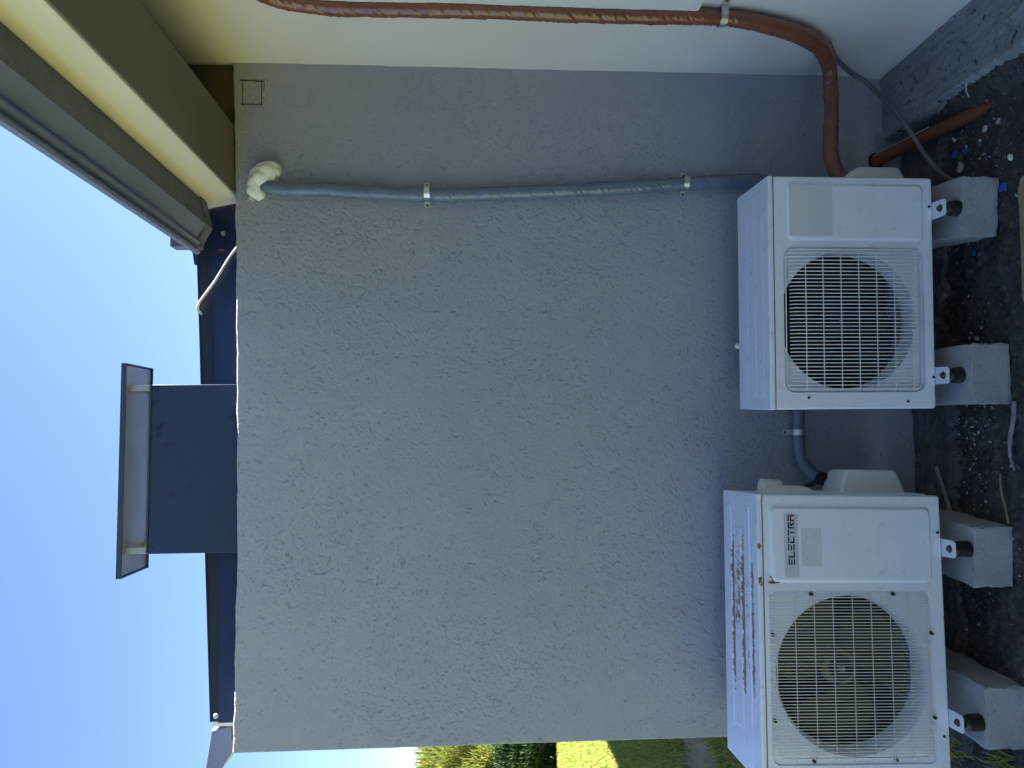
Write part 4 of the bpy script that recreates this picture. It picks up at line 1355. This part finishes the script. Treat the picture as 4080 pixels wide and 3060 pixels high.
def scatter_chips():
    g = np.random.default_rng(17)
    V = []; F = []
    n = 520
    for k in range(n):
        x = g.uniform(-2.8, -.3); y = g.uniform(-.85, -.25) if g.random() < .9 else g.uniform(-.3, -.05)
        if g.random() < .45: x, y = g.normal(-1.6, .35), g.normal(-.36, .05)
        elif g.random() < .3: x, y = g.normal(-.5, .16), g.normal(-.45, .1)
        s = min(.009, .0012 + g.exponential(.0016))
        a = g.uniform(0, 6.28)
        b = len(V)
        m = int(g.integers(4, 7))
        tx, ty = g.normal(0, .35, 2)
        for i in range(m):
            t = a + 6.283 * i / m
            rr = s * g.uniform(.6, 1.4)
            px, py = rr * math.cos(t), rr * .75 * math.sin(t)
            V.append((x + px, y + py, .007 + px * tx + py * ty + g.uniform(0, .004)))
        c = len(V); V.append((x, y, .010 + s * .4))
        for i in range(m): F.append((b + i, b + (i + 1) % m, c))
    o = tri_mesh('paint_chips', V, F, M['chip_white']); o['kind'] = 'stuff'; o['label'] = 'white paint chips and plaster crumbs scattered over the dark soil'
    # clods and gravel
    bmv = bmesh.new(); bmesh.ops.create_icosphere(bmv, subdivisions=1, radius=1)
    bv = np.array([v.co[:] for v in bmv.verts]); bf = np.array([[v.index for v in f.verts] for f in bmv.faces]); bmv.free()
    Vs = []; Fs = []; off = 0
    for k in range(1500):
        x = g.uniform(-3.0, -.27); y = g.uniform(-1.0, -.2)
        if g.random() < .4: y = g.normal(-.29, .03); x = g.uniform(-2.6, -.3)
        s = min(.013, .0016 + g.exponential(.0022))
        v = bv * g.uniform(.65, 1.25, (len(bv), 1)) * s * np.array([1.2, 1, .65])
        a = g.uniform(0, 6.28); ca, sa = math.cos(a), math.sin(a)
        v = np.stack([v[:, 0] * ca - v[:, 1] * sa, v[:, 0] * sa + v[:, 1] * ca, v[:, 2]], 1) + [x, y, s * .25]
        Vs.append(v); Fs.append(bf + off); off += len(bv)
    o = tri_mesh('soil_clods', np.concatenate(Vs), np.concatenate(Fs), M['clod']); o['kind'] = 'stuff'; o['label'] = 'dark soil clods and grit along the foot of the wall'
scatter_chips()

def blades(name, X, Y, Z, Hh, mat, parent=None, wid=.004, lean=.5, seed=0):
    g = np.random.default_rng(seed)
    n = len(X)
    az = g.uniform(0, 2 * math.pi, n); ln = g.uniform(.1, 1, n) * lean
    dx, dy = np.cos(az), np.sin(az)
    px, py = -dy, dx
    w = wid * g.uniform(.6, 1.3, n)
    V = np.zeros((n, 5, 3))
    base = np.stack([X, Y, Z], 1)
    def at(t, ww, sgn):
        off = ln * Hh * t ** 1.7
        return base + np.stack([dx * off + px * ww * sgn, dy * off + py * ww * sgn, Hh * t * (1 - .25 * ln * t)], 1)
    V[:, 0] = at(0, w * .8, -1); V[:, 1] = at(0, w * .8, 1)
    V[:, 2] = at(.55, w * .7, 1); V[:, 3] = at(.55, w * .7, -1)
    V[:, 4] = at(1., 0, 0)
    F4 = []
    idx = np.arange(n)[:, None] * 5
    T = np.concatenate([idx + [0, 1, 2], idx + [0, 2, 3], idx + [3, 2, 4]], 0)
    return tri_mesh(name, V.reshape(-1, 3), T, mat, parent)

def lawn_grass():
    g = np.random.default_rng(23)
    n = 90000
    y = g.uniform(-.8, 12.6, n) ** 1.0
    x = -2.72 - .40 * np.maximum(y, 0) - g.uniform(0, 1, n) ** 1.6 * (1.2 + .12 * np.maximum(y, 0)) + .25
    pat = np.sin(x * 5.1 + 1.3 * np.sin(y * 3)) + np.sin(y * 4.3 + x * 2.2) + g.normal(0, .6, n)
    far = np.clip((y - 3) / 4, 0, 1)
    pat = pat + .9 * np.sin(x * 17 + 2 * np.sin(y * 9)) * np.sin(y * 13)
    k = (pat > .35 - 3.5 * far)
    x, y = x[k], y[k]
    h = .03 + g.uniform(0, .05, len(x)) + .01 * np.clip(y / 5, 0, 1)
    o = blades('lawn_grass', x, y, np.full(len(x), -.032), h, M['grass'], wid=.0045, lean=.8, seed=24)
    o['kind'] = 'stuff'; o['label'] = 'short patchy lawn grass beyond the free end of the grey wall'
lawn_grass()

def tuft(name, x, y, n, hh, mat, label, cat, seed, spread=.03, wid=.003):
    g = np.random.default_rng(seed)
    X = g.normal(0, spread, n); Y = g.normal(0, spread, n)
    o = blades(name, X, Y, np.zeros(n), g.uniform(.5, 1, n) * hh, mat, wid=wid, lean=1.2, seed=seed)
    o.location = (x, y, .002)
    if mat is M['grass']:
        o['kind'] = 'stuff'; o['label'] = label
    else:
        tag(o, label, cat)
tuft('weed', -1.585, -.335, 26, .055, M['weed'], 'small straggly dry weed by the footing between the units', 'weed', 41, .018, .002)
tuft('weed', -2.60, -.42, 60, .075, M['grass'], 'green grass tuft beside the concrete block under the fan end', 'weed', 42, .035)
tuft('weed', -2.655, -.18, 50, .06, M['grass'], 'green grass tuft at the free end of the grey wall', 'weed', 43, .03)

# ------------------------------------------------------------------ shrubs beyond the lawn
def strands(n, centre, rad, seed, ln=(.10, .26), wid=.010, shell=.45):
    """upright needle-like sprays filling a rounded crown"""
    g = np.random.default_rng(seed)
    d = g.normal(size=(n, 3)); d /= np.linalg.norm(d, axis=1)[:, None]
    lob = 1 + .10 * np.sin(d[:, 0] * 7 + d[:, 2] * 5) + .08 * np.sin(d[:, 1] * 11 + d[:, 2] * 9)
    r = (1 - shell * g.random(n) ** 1.6) * lob
    P = np.array(centre) + d * r[:, None] * np.array(rad)
    L = g.uniform(*ln, n)
    up = np.stack([d[:, 0] * .55 + g.normal(0, .22, n), d[:, 1] * .55 + g.normal(0, .22, n), np.full(n, .8) + .3 * d[:, 2]], 1)
    up /= np.linalg.norm(up, axis=1)[:, None]
    side = np.cross(up, g.normal(size=(n, 3))); side /= np.linalg.norm(side, axis=1)[:, None]
    w = wid * g.uniform(.6, 1.4, n)[:, None]
    bend = g.normal(0, .14, (n, 3)) * L[:, None]
    V = np.stack([P - side * w, P + side * w, P + up * (L * .55)[:, None] + bend * .5 + side * w * .8, P + up * (L * .55)[:, None] + bend * .5 - side * w * .8, P + up * L[:, None] + bend], 1)
    idx = np.arange(n)[:, None] * 5
    T = np.concatenate([idx + [0, 1, 2], idx + [0, 2, 3], idx + [3, 2, 4]], 0)
    return V.reshape(-1, 3), T

def shrub(name, loc, rad, base_z, n, mat, label, cat, seed, **kw):
    root = empty(name, (loc[0], loc[1], -.03))
    tag(root, label, cat)
    V, T = strands(n, (0, 0, base_z + rad[2]), rad, seed, **kw)
    f = tri_mesh('foliage', V, T, mat, root); f['kind'] = 'stuff'
    rr = max(rad[0] * .05, .03)
    tube('trunk', [(0, 0, -.05), (.02, .01, base_z * .6 + .3), (0, 0, base_z + rad[2] * 1.2)], rr, M['trunk'], root, sides=8, step=.1, rfun=lambda s, th: rr * (1.2 - s * .3).clip(.2, 2) + 0 * th)
    for k in range(5):
        a = k * 1.256 + .3
        tube('branch', [(0, 0, base_z + .25 + .1 * k), (rad[0] * .4 * math.cos(a), rad[1] * .4 * math.sin(a), base_z + rad[2] * .9), (rad[0] * .7 * math.cos(a), rad[1] * .7 * math.sin(a), base_z + rad[2] * 1.3)], rr * .35, M['trunk'], root, sides=6, step=.15)
shrub('golden_conifer', (-9.15, 14.4), (1.15, 1.1, .98), .95, 26000, M['gold'], 'golden green conifer bush with feathery upright sprays beyond the lawn', 'bush', 51)
shrub('shaded_lower_foliage', (-8.6, 13.2), (2.2, .55, .66), -.05, 26000, M['hedge'], 'low dark foliage standing in for the shaded lower part of the golden bush', 'hedge', 52, ln=(.05, .14), wid=.016)
